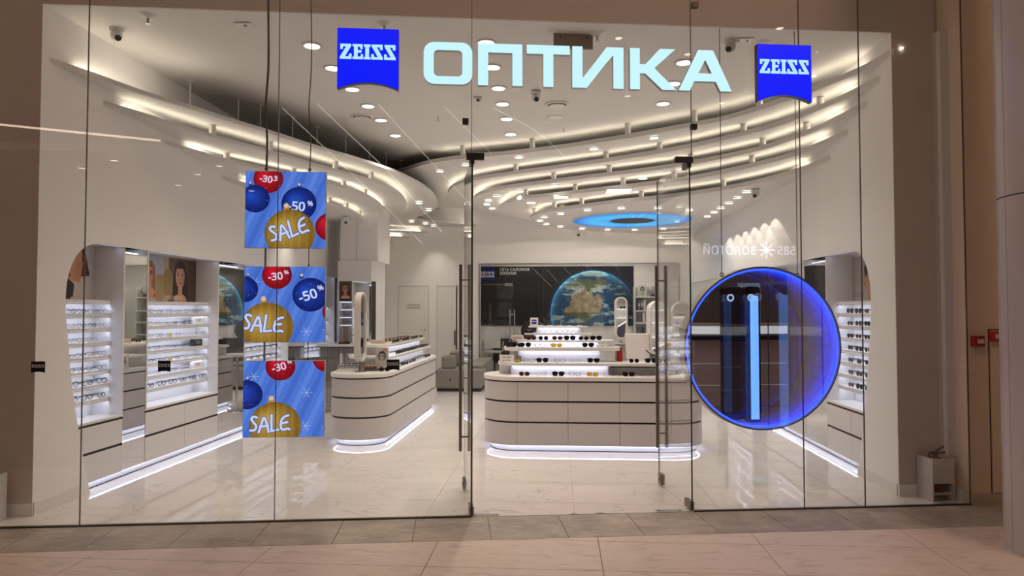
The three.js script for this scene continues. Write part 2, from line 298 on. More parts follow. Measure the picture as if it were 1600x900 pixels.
for (const [u, where] of [[0.15, 'left'], [1.66, 'right']]) { const t = fthing('floor_pivot', 'flat metal pivot cover in the floor under the ' + where + ' glass door leaf', 'floor pivot', u, 0, -0.03); part('cover', rbox(0.22, 0.004, 0.07, 0.0015), M.steel, t); for (const x of [-0.09, 0.09]) part('screw', cyl(0.007, 0.002, x, 0.004, 0), M.darkMetal, t); }
for (const u of [0.86, 1.08]) { const t = fthing('floor_socket', 'small metal bolt socket set in the floor, ' + (u < 1 ? 'left' : 'right') + ' one of two in the doorway', 'floor socket', u, 0, -0.02); part('plate', rbox(0.075, 0.003, 0.03, 0.001), M.steel, t); part('bolt_hole', cyl(0.009, 0.0008, 0, 0.003, 0), M.gap, t); }

// ---------- hung ceiling tiers with hidden light strips ----------
const curve2 = (pts, n) => new THREE.CatmullRomCurve3(pts.map(([x, z]) => new THREE.Vector3(x, 0, z)), false, 'centripetal').getPoints(n).map((p) => [p.x, p.z]);
const TH = 0.06;
function offset(line, t) { // to the inner side of the outline
  return line.map((p, i) => { const q = line[Math.max(0, i - 1)], r = line[Math.min(line.length - 1, i + 1)], dx = r[0] - q[0], dz = r[1] - q[1], l = Math.hypot(dx, dz); return [p[0] + dz / l * t, p[1] - dx / l * t]; });
}
function tier(label, top, pts, close, side, led, posts, gapUp, tail) {
  // pts run from the front along the free edge to the rear; side = +1 when the body lies to the right of that walk
  const line = curve2(pts, 110), t = thing('ceiling_tier', label, 'ceiling panel', [0, top - (side > 0 ? 0.045 : 0.06), 0]);
  const TH = side > 0 ? 0.045 : 0.06, s = side, whole = [...line, ...close];
  part('slab', prism(whole, 0, TH, 0.004), M.tier, t);
  part('shade_sheet', prism([...offset(line, s * 0.115), ...close], TH + 0.0005, 0.004), M.shadeSheet, t);   // added dark sheet behind the strip, keeps the gap above in shade
  const n = line.length - 1, cutA = Math.round(led[0] * n), cutB = Math.round(led[1] * n);
  const inner = offset(line, s * 0.085).slice(cutA, cutB + 1);
  part('light_strip', ribbon(inner, 0.022, TH + 0.001, 0.01), tail ? M.coveFront : M.cove, t);
  if (tail) part('light_strip', ribbon(offset(line, s * 0.085).slice(96), 0.022, TH + 0.001, 0.01), M.cove, t);
  const at = offset(line, s * 0.045);
  for (const f of posts) { const p = at[Math.round(f * n)]; part('post', cyl(0.037, gapUp, p[0], TH, p[1]), M.tier, t); }
  return t;
}
const L1 = [[-4.23, -5.5], [-4.119, -5.87], [-3.94, -6.5], [-3.75, -6.94], [-3.6, -7.38], [-3.43, -7.77], [-3.045, -8.8], [-2.73, -9.5], [-2.42, -10.4], [-2.23, -11.67], [-2.24, -12.7], [-2.4, -13.8], [-2.75, -14.8], [-3.2, -15.6], [-3.1, -16.1], [-2.6, -16.65], [-2.0, -17.21]];
const L2 = [[-4.23, -6.2], [-4.08, -6.65], [-3.97, -7.02], [-3.83, -7.45], [-3.65, -7.9], [-3.43, -8.45], [-3.12, -9.3], [-2.92, -9.8], [-2.74, -10.3], [-2.62, -10.9], [-2.62, -11.7], [-2.85, -13], [-3.5, -14.6], [-4.4, -15.7], [-4.5, -16.3], [-4.0, -16.8], [-3.2, -17.21]];
const L3 = [[-4.23, -7.2], [-4.13, -7.7], [-4.02, -8.1], [-3.87, -8.45], [-3.28, -9.7], [-3.08, -10.25], [-3.0, -10.9], [-3.04, -11.9], [-3.4, -13.4], [-4.1, -15], [-4.9, -16.1], [-4.7, -16.7], [-3.65, -17.21]];
const L4 = [[-4.23, -8.4], [-4.2, -8.75], [-4.0, -9.6], [-3.62, -10.75], [-3.5, -11.2], [-3.47, -11.9], [-3.62, -12.9], [-4.0, -13.8], [-4.8, -15.2], [-5.4, -16.2], [-5.1, -16.8], [-4.05, -17.21]];
const wl = (top) => [[-6.08, -17.21], [-6.08, -13.62], [-4.23, -13.62]];
const left = ['topmost', 'second from the top', 'third from the top', 'lowest'];
[[L1, 3.76], [L2, 3.605], [L3, 3.485], [L4, 3.35]].forEach(([p, y], i) =>
  tier(left[i] + ' of the four curved white ceiling tiers on the left wall', y, p, wl(), 1, i ? [0, 1] : [0, 0.2], i ? [0.2, 0.3, 0.4, 0.5] : [], i ? [0, 0.155, 0.12, 0.135][i] - 0.045 : 0, !i));
const R1 = [[3.03, -6.5], [2.93, -6.98], [2.68, -7.57], [2.3, -8.25], [2.0, -8.66], [1.66, -8.93], [1.14, -9.31], [0.72, -9.59], [-0.05, -10.05], [-0.8, -10.37], [-1.5, -10.6], [-2.03, -10.92], [-2.5, -11.4], [-3.1, -12.1], [-3.7, -12.9], [-4.23, -13.65]];
const R2 = [[3.03, -6.7], [2.96, -7.1], [2.82, -7.65], [2.55, -8.36], [2.05, -9.05], [1.63, -9.5], [1, -9.98], [0.8, -10.13], [0, -10.63], [-0.81, -11.11], [-1.4, -11.56], [-1.73, -11.95], [-1.95, -12.5], [-2.06, -13.1], [-1.98, -14.4], [-1.4, -15.7], [-0.4, -16.4], [1.2, -16.9], [3.03, -17.1]];
const R3 = [[3.03, -6.97], [2.94, -7.5], [2.84, -8.05], [2.7, -8.45], [2.52, -8.88], [2.12, -9.38], [1.51, -9.96], [0.85, -10.38], [0.45, -10.6], [-0.22, -11.01], [-0.97, -11.53], [-1.36, -12.05], [-1.55, -12.9], [-1.48, -13.9], [-1, -14.9], [0, -15.7], [1.5, -16.4], [3.03, -16.7]];
const R4 = [[3.03, -7.43], [2.91, -8.1], [2.8, -8.5], [2.6, -8.93], [1.98, -9.82], [1.6, -10.18], [1.07, -10.53], [0.86, -10.66], [0.34, -10.98], [-0.16, -11.3], [-0.56, -11.5], [-0.8, -11.82], [-1.0, -12.36], [-1.08, -12.95], [-0.95, -13.5], [-0.56, -14.26], [0.3, -15.1], [1.8, -15.9], [3.03, -16.2]];
const R5 = [[3.03, -7.9], [2.94, -8.6], [2.66, -9.38], [2.28, -9.96], [1.64, -10.57], [0.88, -11.06], [0.36, -11.5], [0.08, -11.72], [-0.25, -12.07], [-0.46, -12.55], [-0.52, -12.95], [-0.39, -13.59], [0.02, -14.37], [0.93, -15.05], [2.1, -15.57], [3.03, -15.85]];
const right = ['topmost', 'second from the top', 'third from the top', 'fourth from the top', 'lowest'];
[[R1, 4.02], [R2, 3.86], [R3, 3.70], [R4, 3.54], [R5, 3.385]].forEach(([p, y], i) =>
  tier(right[i] + ' of the five curved white ceiling tiers on the right wall' + (i === 4 ? ', holding the eye picture' : ''), y, p, i ? [] : [[-4.23, -14.5], [-3.3, -14.95], [-2.95, -15.15], [-2.63, -15.4], [-2.35, -15.63], [-2.08, -15.9], [-1.7, -16.25], [-1.2, -16.62], [-0.5, -16.92], [0.4, -17.1], [1.6, -17.21], [3.03, -17.21]], -1, i ? [0, 1] : [0, 0.72], [[0.2, 0.33, 0.44, 0.56, 0.66], [0.12, 0.2, 0.3, 0.4, 0.49], [0.14, 0.24, 0.33, 0.43, 0.52], [0.18, 0.27, 0.36, 0.45, 0.55], [0.2, 0.3, 0.4, 0.5, 0.6]][i], i ? 0.09 : 0.15));
// hanger rods above the left tiers
[[-4.02, -7.4], [-3.78, -8.05], [-3.62, -8.3], [-3.45, -8.9], [-3.3, -9.4], [-3.05, -9.9], [-2.9, -10.6], [-2.75, -11.1], [-2.62, -11.6]].forEach(([x, z], i) => {
  const t = thing('hanger_rod', `thin white hanger rod above the left ceiling tiers, ${ORD[i]} from the entrance`, 'rod', [x, 3.76, z]);
  part('rod', cyl(0.007, 0.39), M.white, t); part('flange', cyl(0.035, 0.012, 0, CEIL - 3.76 - 0.013, 0), M.white, t);
});

// ---------- ceiling fittings ----------
function spot(t, cone, power, pen, rad = 2.5) { const l = new THREE.SpotLight(lin(WARM), power, 0, cone, pen, 2); l.position.set(0, -0.035, 0); l.target.position.set(0, -2, 0); l.shadow.radius = rad; t.add(l, l.target); }
const trimGeo = ring(stadium(-0.094, 0.094, -0.094, 0.094, 0.0939, 6), stadium(-0.074, 0.074, -0.074, 0.074, 0.0739, 6), -0.012, 0.012), lensGeo = cyl(0.075, 0.008, 0, -0.011, 0, 0.075, 24);
const trimS = trimGeo.clone().scale(0.8, 1, 0.8), lensS = lensGeo.clone().scale(0.8, 1, 0.8);
function downlight(x, y, z, label, group, cone = 0.75, power = POWER.spot, small, pen = 0.7, rad = 2.5) {
  const t = thing('downlight', label, 'ceiling light', [x, y, z], 0, group);
  part('trim_ring', small ? trimS : trimGeo, M.white, t); part('lens', small ? lensS : lensGeo, M.lamp, t);
  spot(t, cone, power, pen, rad); return t;
}
[[-2.33, 'left', [-6.48, -7.1, -7.8, -8.46, -9.1, -9.92]], [-0.67, 'middle', [-6.51, -7.18, -7.87, -8.48, -9.15, -9.95]], [1.28, 'right', [-7.17, -7.84, -8.59]]].forEach(([x, row, zs]) => zs.forEach((z, i) => downlight(x, CEIL, z, `round downlight in the flat ceiling, ${ORD[i]} from the glass, ${row} row`, 'downlights in the flat front ceiling', 1.05)));
[[1.28, -9.4], [0.51, -9.99], [-0.58, -10.46], [-1.45, -10.96], [-1.94, -11.44], [-1.75, -14.2], [-1.95, -15.2]].forEach(([x, z], i) => downlight(x, 3.95, z, `round downlight under the topmost right tier, ${ORD[i]} counted from the right front`, 'downlights under the topmost right tier', 0.75, POWER.spot, true));
[[1.27, -10.58], [-0.05, -11.08], [-0.63, -11.58], [-1.06, -12.07], [-1.25, -12.56], [-1.32, -13.01], [-1.27, -13.55]].forEach(([x, z], i) => downlight(x, 3.63, z, `small downlight under the third right tier, ${ORD[i]} from the right along its edge`, 'downlights under the third right tier', 0.75, POWER.spot * 0.8, true));
[[2.17, -11.76], [1.62, -11.5], [1.03, -11.5], [0.49, -11.68], [0.05, -12.08], [-0.24, -12.52], [-0.33, -13.01], [-0.22, -13.5], [0.05, -13.95], [0.49, -14.32], [1.02, -14.56], [1.58, -14.62], [2.14, -14.45]].forEach(([x, z], i) => downlight(x, 3.315, z, `small downlight around the eye picture, ${ORD[i]} going left from the right front`, 'ring of downlights around the eye picture', 0.75, POWER.spot * 0.8, true));
[-10.02, -10.53, -11.05, -11.57, -12.08, -12.6].forEach((z, i) => downlight(2.64, 3.315, z, `small downlight washing the right wall, ${ORD[i]} from the entrance`, 'row of downlights along the right wall', 0.84, POWER.spot * 0.45, true, 0.06, 0.5));
[[-2.63, -13.16], [-2.95, -13.1], [-2.62, -14.1]].forEach(([x, z], i) => downlight(x, 3.69, z, `small downlight under the topmost left tier near its tip, ${['right', 'left', 'rear'][i]} one of three`, 'downlights under the topmost left tier', 0.75, POWER.spot, true));
[[-3.7, -15.3], [-3.35, -15.9], [-3.1, -16.3], [-3.0, -16.75]].forEach(([x, z], i) => downlight(x, 3.69, z, `small downlight at the rear of the left tiers near the doors, ${ORD[i]} from the front`, 'downlights at the rear of the left tiers', 0.75, POWER.spot, true));
[[0.0, -15.5, 3.63], [1.45, -15.55, 3.47]].forEach(([x, z, y], i) => downlight(x, y, z, `small rear downlight washing the back wall, ${i ? 'right' : 'left'} one of two`, 'downlights washing the back wall', 1.45, POWER.spot * 0.8, true, 0.03));
downlight(-3.9, 3.28, -10.6, 'downlight under the lowest left tier above the sale screens', undefined, 0.75, POWER.spot, true);
// recessed square lamps between the right tiers
[[0.05, -11.25, 0.13, 0.17], [-0.45, -11.78, 0.09, 0.14], [0.92, -10.72, 0.2, 0.24]].forEach(([x, z, w, dz], i) => {
  const t = thing('recessed_lamp', ['middle', 'leftmost', 'largest and rightmost'][i] + ' of three white trapezoid lamps under the fourth right tier', 'ceiling light', [x, 3.47, z]);
  part('frame', ring(stadium(-w, w, -dz, dz, 0.02, 4), stadium(-w + 0.015, w - 0.015, -dz + 0.015, dz - 0.015, 0.01, 4), -0.014, 0.014), M.white, t);
  part('diffuser', prism(stadium(-w + 0.015, w - 0.015, -dz + 0.015, dz - 0.015, 0.01, 4), -0.01, 0.008), glow([1, 0.93, 0.83], 1.1), t);
});
// the eye picture
{
  const cx = 1.37, cz = -13.08, R = 1.08, y = 3.315;
  const t = thing('eye_picture', 'round glowing blue iris picture with dark pupil set in the lowest right ceiling tier', 'light picture', [cx, y, cz]);
  const iris = canvasTexture(1024, 1024, (c, W) => {
    const m = W / 2, r = rng(3), g = c.createRadialGradient(m, m, m * 0.3, m, m, m);
    g.addColorStop(0, '#0a4f94'); g.addColorStop(0.18, '#1f9be6'); g.addColorStop(0.55, '#2fb2f4'); g.addColorStop(0.85, '#1f86dc'); g.addColorStop(1, '#0d5fb4'); c.fillStyle = g; c.fillRect(0, 0, W, W);
    for (let i = 0; i < 900; i++) { const a = r() * 6.283, r0 = m * (0.36 + r() * 0.15), r1 = m * (0.6 + r() * 0.4), w = a + (r() - 0.5) * 0.06; c.strokeStyle = ['rgba(190,240,255,0.30)', 'rgba(90,205,255,0.35)', 'rgba(8,70,150,0.30)'][i % 3]; c.lineWidth = 1 + r() * 4; c.beginPath(); c.moveTo(m + Math.cos(a) * r0, m + Math.sin(a) * r0); c.lineTo(m + Math.cos(w) * r1, m + Math.sin(w) * r1); c.stroke(); }
    c.fillStyle = '#15171c'; c.beginPath(); c.arc(m, m, m * 0.375, 0, 7); c.fill();
  });
  const d = new THREE.CircleGeometry(R, 64).rotateX(Math.PI / 2).translate(0, -0.012, 0);
  part('print', d, new THREE.MeshStandardMaterial({ color: 0x101010, roughness: 0.4, emissive: 0xffffff, emissiveMap: iris, emissiveIntensity: 1.05 }), t);
  part('rim', new THREE.TorusGeometry(R + 0.012, 0.012, 6, 72).rotateX(Math.PI / 2), M.white, t);
}
// vents, sensors, cameras, sprinklers
function vent(label, x, y, z, s = 1) { const t = thing('ceiling_vent', label, 'vent', [x, y, z]); part('collar', new THREE.LatheGeometry([[0.15, 0], [0.15, -0.012], [0.125, -0.02], [0.115, -0.004]].map(([a, b]) => new THREE.Vector2(a * s, b)), 28), M.white, t); part('disc', cyl(0.1 * s, 0.012, 0, -0.03, 0, 0.1 * s, 28), M.white, t); part('slot', cyl(0.116 * s, 0.002, 0, -0.004, 0, 0.116 * s, 28), M.gap, t); }
vent('round white vent among the left row of downlights', -2.54, CEIL, -8.93);
vent('round white vent between the middle and right downlights', -0.01, CEIL, -8.55);
{ const t = thing('access_hatch', 'round flush access hatch in the flat ceiling behind the vent', 'hatch', [-0.03, CEIL, -9.13]); part('lid', cyl(0.105, 0.006, 0, -0.006, 0, 0.105, 28), M.wall, t); part('rim', new THREE.TorusGeometry(0.108, 0.004, 6, 28).rotateX(Math.PI / 2).translate(0, -0.004, 0), M.white, t); }
function dome(label, x, y, z, aim) {
  const t = thing('security_camera', label, 'camera', [x, y, z], aim);
  part('base', cyl(0.055, 0.03, 0, -0.03, 0, 0.06), M.plastic, t);
  part('body', new THREE.SphereGeometry(0.05, 18, 12).scale(1, 1.15, 1).translate(0, -0.06, 0), M.plastic, t);
  part('lens', cyl(0.026, 0.02, 0, 0, 0).rotateX(Math.PI / 2 + 0.5).translate(0, -0.088, 0.032), M.black, t);
}
dome('white dome security camera on the ceiling near the left wall', -3.94, CEIL, -5.98, 0.9);
dome('white dome security camera in the ceiling left of the right blue flag', 1.61, CEIL, -6.62, -0.6);
dome('dark dome security camera hanging below the big letters', -0.25, 4.15, -8.0, 0.2);
dome('small dome camera under the right tiers beside the eye picture', 0.42, 3.315, -14.75, 0.2);
dome('square-looking camera under the lowest right tier by the wall lamps', 2.72, 3.315, -9.85, -0.6);
dome('small dome camera at the edge of the fourth right tier', 0.1, 3.47, -12.2, 0.1);
dome('dark little camera under the lowest left tier beside the sale screens', -3.72, 3.28, -12.1, 0.4);
function sprinkler(label, x, z) { const t = thing('sprinkler', label, 'sprinkler', [x, CEIL, z]); part('rosette', new THREE.LatheGeometry([[0.001, -0.028], [0.02, -0.026], [0.06, -0.012], [0.075, 0]].map(([a, b]) => new THREE.Vector2(a, b)), 24), M.white, t); part('head', merge([cyl(0.01, 0.045, 0, -0.07, 0), cyl(0.022, 0.004, 0, -0.075, 0)]), M.steel, t); }
sprinkler('sprinkler rosette on the front ceiling, left of the left blue flag', -3.49, -5.72);
sprinkler('sprinkler rosette on the ceiling above the left blue flag', -1.52, -6.03);
sprinkler('sprinkler rosette on the ceiling above the letter И', 0.36, -6.36);
sprinkler('sprinkler rosette on the ceiling above the right blue flag', 1.93, -6.69);
function nozzle(label, x, z) { const t = thing('sprinkler', label, 'sprinkler', [x, CEIL, z]); part('pipe', cyl(0.008, 0.06, 0, -0.06, 0), M.steel, t); part('deflector', cyl(0.025, 0.004, 0, -0.064, 0), M.steel, t); }
nozzle('thin bare sprinkler nozzle in the ceiling, right of the left downlight row', -1.55, -9.0);
nozzle('thin bare sprinkler nozzle in the ceiling, below the round hatch', 0.08, -9.7);
{ const t = thing('smoke_detector', 'small square smoke detector in the front ceiling left of centre', 'detector', [-2.75, CEIL, -5.95]); part('plate', box(0.15, 0.012, 0.09, 0, -0.012, 0), M.white, t); part('sensor', cyl(0.015, 0.02, 0.01, -0.03, 0), M.plastic, t); }
{ const t = thing('smoke_detector', 'small square wall-box detector under the ceiling left of the middle row', 'detector', [-0.94, CEIL, -8.2]); part('plate', box(0.09, 0.03, 0.07, 0, -0.03, 0), M.plastic, t); part('sensor', cyl(0.02, 0.02, 0, -0.05, 0), M.darkMetal, t); }
{ const t = thing('smoke_detector', 'flat detector plate on the ceiling beside the right blue flag', 'detector', [1.72, CEIL, -6.6]); part('plate', box(0.18, 0.012, 0.1, 0, -0.012, 0), M.white, t); part('sensor', merge([cyl(0.012, 0.014, -0.04, -0.026, 0), cyl(0.012, 0.014, 0.04, -0.026, 0)]), M.plastic, t); }
{ // blank back of the exit sign hanging behind the letters
  const t = fthing('hanging_sign', 'back of a beige rectangular sign hung from the ceiling behind the letters', 'sign', 0.97, 4.035, -0.6);
  part('panel', rbox(0.36, 0.14, 0.03, 0.004), std([0.34, 0.26, 0.2], 0.5), t); part('hanger', merge([-0.12, 0.1, 0.14].map((x) => cyl(0.004, 0.1, x, 0.13, 0))), M.darkMetal, t); part('bolt', merge([-0.12, 0.12].map((x) => cyl(0.008, 0.006).rotateX(Math.PI / 2).translate(x, 0.1, 0.018))), M.gap, t);
}

// ---------- spectacles ----------
function rimPoints(a, b, e, flare, n = 20) { return Array.from({ length: n }, (_, i) => { const t = i / n * Math.PI * 2, c = Math.cos(t), s = Math.sin(t), x = Math.sign(c) * Math.abs(c) ** (2 / e) * a, y = Math.sign(s) * Math.abs(s) ** (2 / e) * b; return [x * (1 + flare * y / b), y]; }); }
const SHAPES = { round: [0.0235, 0.0225, 2, 0.0], panto: [0.025, 0.0215, 2.3, 0.07], square: [0.027, 0.02, 3.4, 0.06], narrow: [0.027, 0.0155, 3.2, 0.04], wide: [0.029, 0.024, 2.7, 0.12] };
const specCache = {};
function specGeo(shape, bold) {
  const key = shape + bold; if (specCache[key]) return specCache[key];
  const [a, b, e, fl] = SHAPES[shape], t = bold ? 0.003 : 0.0017, rim = rimPoints(a, b, e, fl), cy = b + t, off = a + 0.008, list = [], lens = [];
  for (const s of [-1, 1]) {
    list.push(tube(rim.map(([x, y]) => [s * (off + x), cy + y, 0]), t, 22, 4, true));
    const sh = new THREE.Shape(rim.map(([x, y]) => new THREE.Vector2(s * (off + x), cy + y)));
    lens.push(new THREE.ExtrudeGeometry(sh, { depth: 0.0014, bevelEnabled: false }).translate(0, 0, -0.0007));
    const hx = s * (off + a + 0.001), hy = cy + b * 0.55;
    list.push(rod([hx - s * 0.004, hy, 0], [hx + s * 0.003, hy, -0.004], t * 1.3, 5), rod([hx + s * 0.003, hy, -0.002], [hx + s * 0.004, hy - 0.004, -0.1], t * 1.1, 5), rod([hx + s * 0.004, hy - 0.004, -0.1], [hx + s * 0.001, hy - 0.024, -0.135], t * 1.2, 5));
  }
  list.push(tube([[-0.0095, cy + b * 0.3, 0], [0, cy + b * 0.5, 0.001], [0.0095, cy + b * 0.3, 0]], t * 1.1, 6, 4));
  return specCache[key] = [merge(list.map(flat)), lens];
}
const FRAME = { black: std([0.012, 0.012, 0.014], 0.25), navy: std([0.02, 0.03, 0.09], 0.3), brown: std([0.12, 0.05, 0.025], 0.3), gold: std([0.55, 0.38, 0.16], 0.3, { metalness: 0.9 }), silver: std([0.45, 0.45, 0.46], 0.3, { metalness: 0.9 }), clear: std([0.6, 0.6, 0.64], 0.3), grey: std([0.12, 0.12, 0.14], 0.35) };
const LENS = { clear: new THREE.MeshPhysicalMaterial({ color: 0xffffff, transmission: 1, thickness: 0, roughness: 0, ior: 1.5 }), dark: std([0.012, 0.012, 0.014], 0.08), brown: std([0.06, 0.03, 0.018], 0.08), yellow: new THREE.MeshPhysicalMaterial({ color: lin([0.85, 0.62, 0.05]), transmission: 0.6, thickness: 0, roughness: 0.05 }), grey: std([0.07, 0.07, 0.08], 0.08) };
const specProto = {};
let specCount = 0;
function spectacles(pos, turn, label, shape, frame, lens, bold, group, scale = 1, tip = 0) {
  const key = [shape, frame, lens, bold].join();
  let o = specProto[key];
  if (!o) { const [fg, lg] = specGeo(shape, bold); o = specProto[key] = new THREE.Mesh(fg, FRAME[frame]); for (const g of lg) part('lens', g, LENS[lens], o); }
  o = o.clone(); o.name = numbered(lens === 'clear' ? 'eyeglasses' : 'sunglasses'); o.userData = {};
  tag(o, label, lens === 'clear' ? 'eyeglasses' : 'sunglasses', group);
  o.position.set(...pos); o.rotation.set(tip, turn, 0, 'YXZ'); o.scale.setScalar(scale); scene.add(o); specCount++; return o;
}
const KIND = {
  thin: [['round', 'black', 'clear', false], ['square', 'navy', 'clear', false], ['panto', 'grey', 'clear', false], ['square', 'black', 'clear', false], ['narrow', 'navy', 'clear', false], ['panto', 'gold', 'clear', false], ['round', 'grey', 'clear', false]],
  pale: [['panto', 'clear', 'clear', false], ['square', 'silver', 'clear', false], ['round', 'grey', 'clear', false], ['square', 'clear', 'clear', false]],
  bold: [['square', 'black', 'clear', true], ['panto', 'black', 'clear', true], ['wide', 'black', 'clear', true]],
  sun: [['wide', 'black', 'dark', true], ['square', 'black', 'dark', true], ['panto', 'brown', 'brown', true], ['wide', 'black', 'grey', true]],
};

// ---------- wall cabinets ----------
const shelfTops = [1.75, 1.62, 1.485, 1.35, 1.215, 1.08, 0.945, 0.81];
function wallFrame(side, x, z) { return [[x, 0, z], side < 0 ? Math.PI / 2 : -Math.PI / 2]; }
function cabinet(side, z0, z1, label, shelves = shelfTops) {
  const w = Math.abs(z1 - z0), [pos, turn] = wallFrame(side, side < 0 ? -4.256 : 3.056, (z0 + z1) / 2), t = thing('display_cabinet', label, 'cabinet', pos, turn), h = w / 2, D = 0.3;
  part('back_panel', span(-h, h, 0.63, 2.3, -D - 0.015, -D), M.white, t);
  for (const s of [-1, 1]) part('side_panel', span(s * h - (s > 0 ? 0.022 : 0), s * h + (s < 0 ? 0.022 : 0), 0.63, 2.3, -D, -0.002), M.white, t);
  part('top_panel', span(-h, h, 2.28, 2.3, -D, 0), M.white, t);
  part('worktop', span(-h, h, 0.612, 0.634, -D, 0), M.top, t);
  part('carcass', span(-h + 0.004, h - 0.004, 0.08, 0.612, -D, -0.022), M.gap, t);
  const cols = w > 1.1 ? 2 : 1, cw = w / cols;
  for (let c = 0; c < cols; c++) for (const [y0, y1] of [[0.082, 0.332], [0.358, 0.588]]) part('drawer', rbox(cw - 0.005, y1 - y0, 0.02, 0.002, -h + cw * (c + 0.5), y0, -0.012), M.cabinet, t);
  part('plinth', span(-h, h, 0.009, 0.079, -D, -0.075), M.white, t); part('foot', span(-h, h, 0, 0.009, -D, -0.073), M.gap, t);  // lowest dark strip paints in the shadow line at the floor
  part('light_strip', span(-h, h, 0.07, 0.08, -0.05, -0.036), M.ledPlinth, t);
  shelves.forEach((y) => {
    const sh = part('shelf', rbox(w - 0.05, 0.026, 0.18, 0.002, 0, y - 0.026, -D + 0.091), M.white, t);
    part('light_strip', span(-h + 0.03, h - 0.03, y - 0.036, y - 0.03, -D + 0.15, -D + 0.162), M.led, sh);
    part('lip', span(-h + 0.026, h - 0.026, y - 0.042, y - 0.029, -D + 0.165, -D + 0.175), M.white, sh);
    const l = new THREE.RectAreaLight(lin(COLD), POWER.shelf, w - 0.08, 0.014); l.rotation.x = -0.9; l.position.set(0, y - 0.04, -D + 0.155); t.add(l);
  });
  part('light_strip', span(-h + 0.03, h - 0.03, 2.27, 2.28, -0.05, -0.035), glow(COLD, 0.5), t);
  { const l = new THREE.RectAreaLight(lin(COLD), POWER.shelf * 0.35, w - 0.08, 0.014); l.rotation.x = -Math.PI / 2; l.position.set(0, 2.264, -0.042); t.add(l); }
  return t;
}
function mirror(side, z0, z1, label) {
  const w = Math.abs(z1 - z0), [pos, turn] = wallFrame(side, side < 0 ? -4.256 : 3.056, (z0 + z1) / 2), t = thing('wall_mirror', label, 'mirror', pos, turn);
  part('glass', span(-w / 2 + 0.004, w / 2 - 0.004, 0.085, 2.2, -0.012, -0.006), M.mirror, t);
  part('backing', span(-w / 2, w / 2, 0.08, 2.2, -0.03, -0.0125), M.gap, t);
  part('plinth', span(-w / 2, w / 2, 0.009, 0.079, -0.3, -0.075), M.white, t); part('foot', span(-w / 2, w / 2, 0, 0.009, -0.3, -0.073), M.gap, t);  // same painted shadow line under the mirror plinth
  part('light_strip', span(-w / 2, w / 2, 0.07, 0.08, -0.05, -0.036), M.ledPlinth, t);
  part('cap', span(-w / 2, w / 2, 2.2, 2.215, -0.1, -0.004), M.white, t);
  part('light_strip', span(-w / 2 + 0.02, w / 2 - 0.02, 2.225, 2.24, -0.12, -0.1), M.led, t);
}
const cabName = { L1: 'front left wall cabinet', L2: 'second left wall cabinet', L3: 'third left wall cabinet', L4: 'rear left wall cabinet', R1: 'front right wall cabinet', R2: 'second right wall cabinet', R3: 'rear right wall cabinet' };
cabinet(-1, -5.72, -6.67, 'white lit eyewear cabinet on the left wall nearest the glass, under a profile poster');
mirror(-1, -6.67, -7.05, 'narrow tall mirror on the left wall between the two front eyewear cabinets');
cabinet(-1, -7.05, -8.6, 'wide white lit eyewear cabinet on the left wall under the two women posters');
mirror(-1, -8.6, -9.33, 'tall wall mirror on the left reflecting the grey sofa and the planet picture');
cabinet(-1, -9.33, -10.9, 'white lit eyewear cabinet on the left wall partly hidden behind the sale screens', [1.75, 1.485, 1.215, 1.08, 0.945, 0.81]);
mirror(-1, -10.9, -11.6, 'tall wall mirror on the left behind the sale screens');
cabinet(-1, -11.6, -13.2, 'rearmost white lit eyewear cabinet on the left wall', [1.75, 1.485, 1.215, 1.08, 0.945, 0.81]);
cabinet(1, -8.28, -6.95, 'white lit eyewear cabinet on the right wall beside the glowing round mirror');
mirror(1, -8.98, -8.28, 'tall wall mirror on the right wall just behind the round blue light mirror');
cabinet(1, -10.6, -8.98, 'white lit cabinet on the right wall hidden behind the round blue light mirror', [1.75, 1.485, 1.215, 0.945, 0.81]);
mirror(1, -11.4, -10.6, 'tall mirror in the middle of the right wall niche');
cabinet(1, -13.0, -11.4, 'white lit cabinet on the right wall, farther back behind the arched displays', [1.75, 1.485, 1.215, 0.945, 0.81]);
mirror(1, -13.9, -13.0, 'rearmost tall mirror on the right wall');
struct('wall_right_niche', span(3.06, 3.4, 0, 2.3, -16.3, -13.92), M.white);
// a row of spectacles along a wall cabinet's shelf; r = row from the top, list of positions along the wall
const rowRand = rng(17);
function wallRow(side, cab, top, r, zs, kind, first = 0, prefix = 'eyeglasses') {
  const opt = KIND[kind];
  zs.forEach((z, i) => {
    const k = opt[Math.floor(rowRand() * opt.length)], x = side < 0 ? -4.256 - 0.3 + 0.15 : 3.056 + 0.3 - 0.15;
    const noun = k[2] === 'clear' ? (kind === 'bold' ? 'bold black eyeglasses' : 'thin eyeglasses') : 'dark sunglasses';
    spectacles([x, top + 0.0005, z], (side < 0 ? Math.PI / 2 : -Math.PI / 2) + (rowRand() - 0.5) * 0.25, `${noun}, ${ORD[i + first]} from entrance, ${ORD[r]} lit shelf, ${cabName[cab]}`, ...k, `spectacles in the ${cabName[cab]}`);
  });
}
const steps = (a, b, n) => Array.from({ length: n }, (_, i) => a + (b - a) * (n > 1 ? i / (n - 1) : 0));
for (let r = 0; r < 7; r++) {
  const y = shelfTops[r + 1];
  wallRow(-1, 'L1', y, r, steps(-5.95, -6.56, r < 5 ? 5 : 4), r > 4 ? 'bold' : r === 2 ? 'pale' : 'thin');
  wallRow(-1, 'L2', y, r, r === 1 || r === 3 || r === 5 ? steps(-7.15, -8.2, 7) : steps(-7.15, -8.5, r === 6 ? 7 : 8), r === 6 ? 'bold' : r === 2 || r === 5 ? 'pale' : 'thin');
  wallRow(1, 'R1', y, r, steps(-7.12, -7.98, 5), 'sun');
}
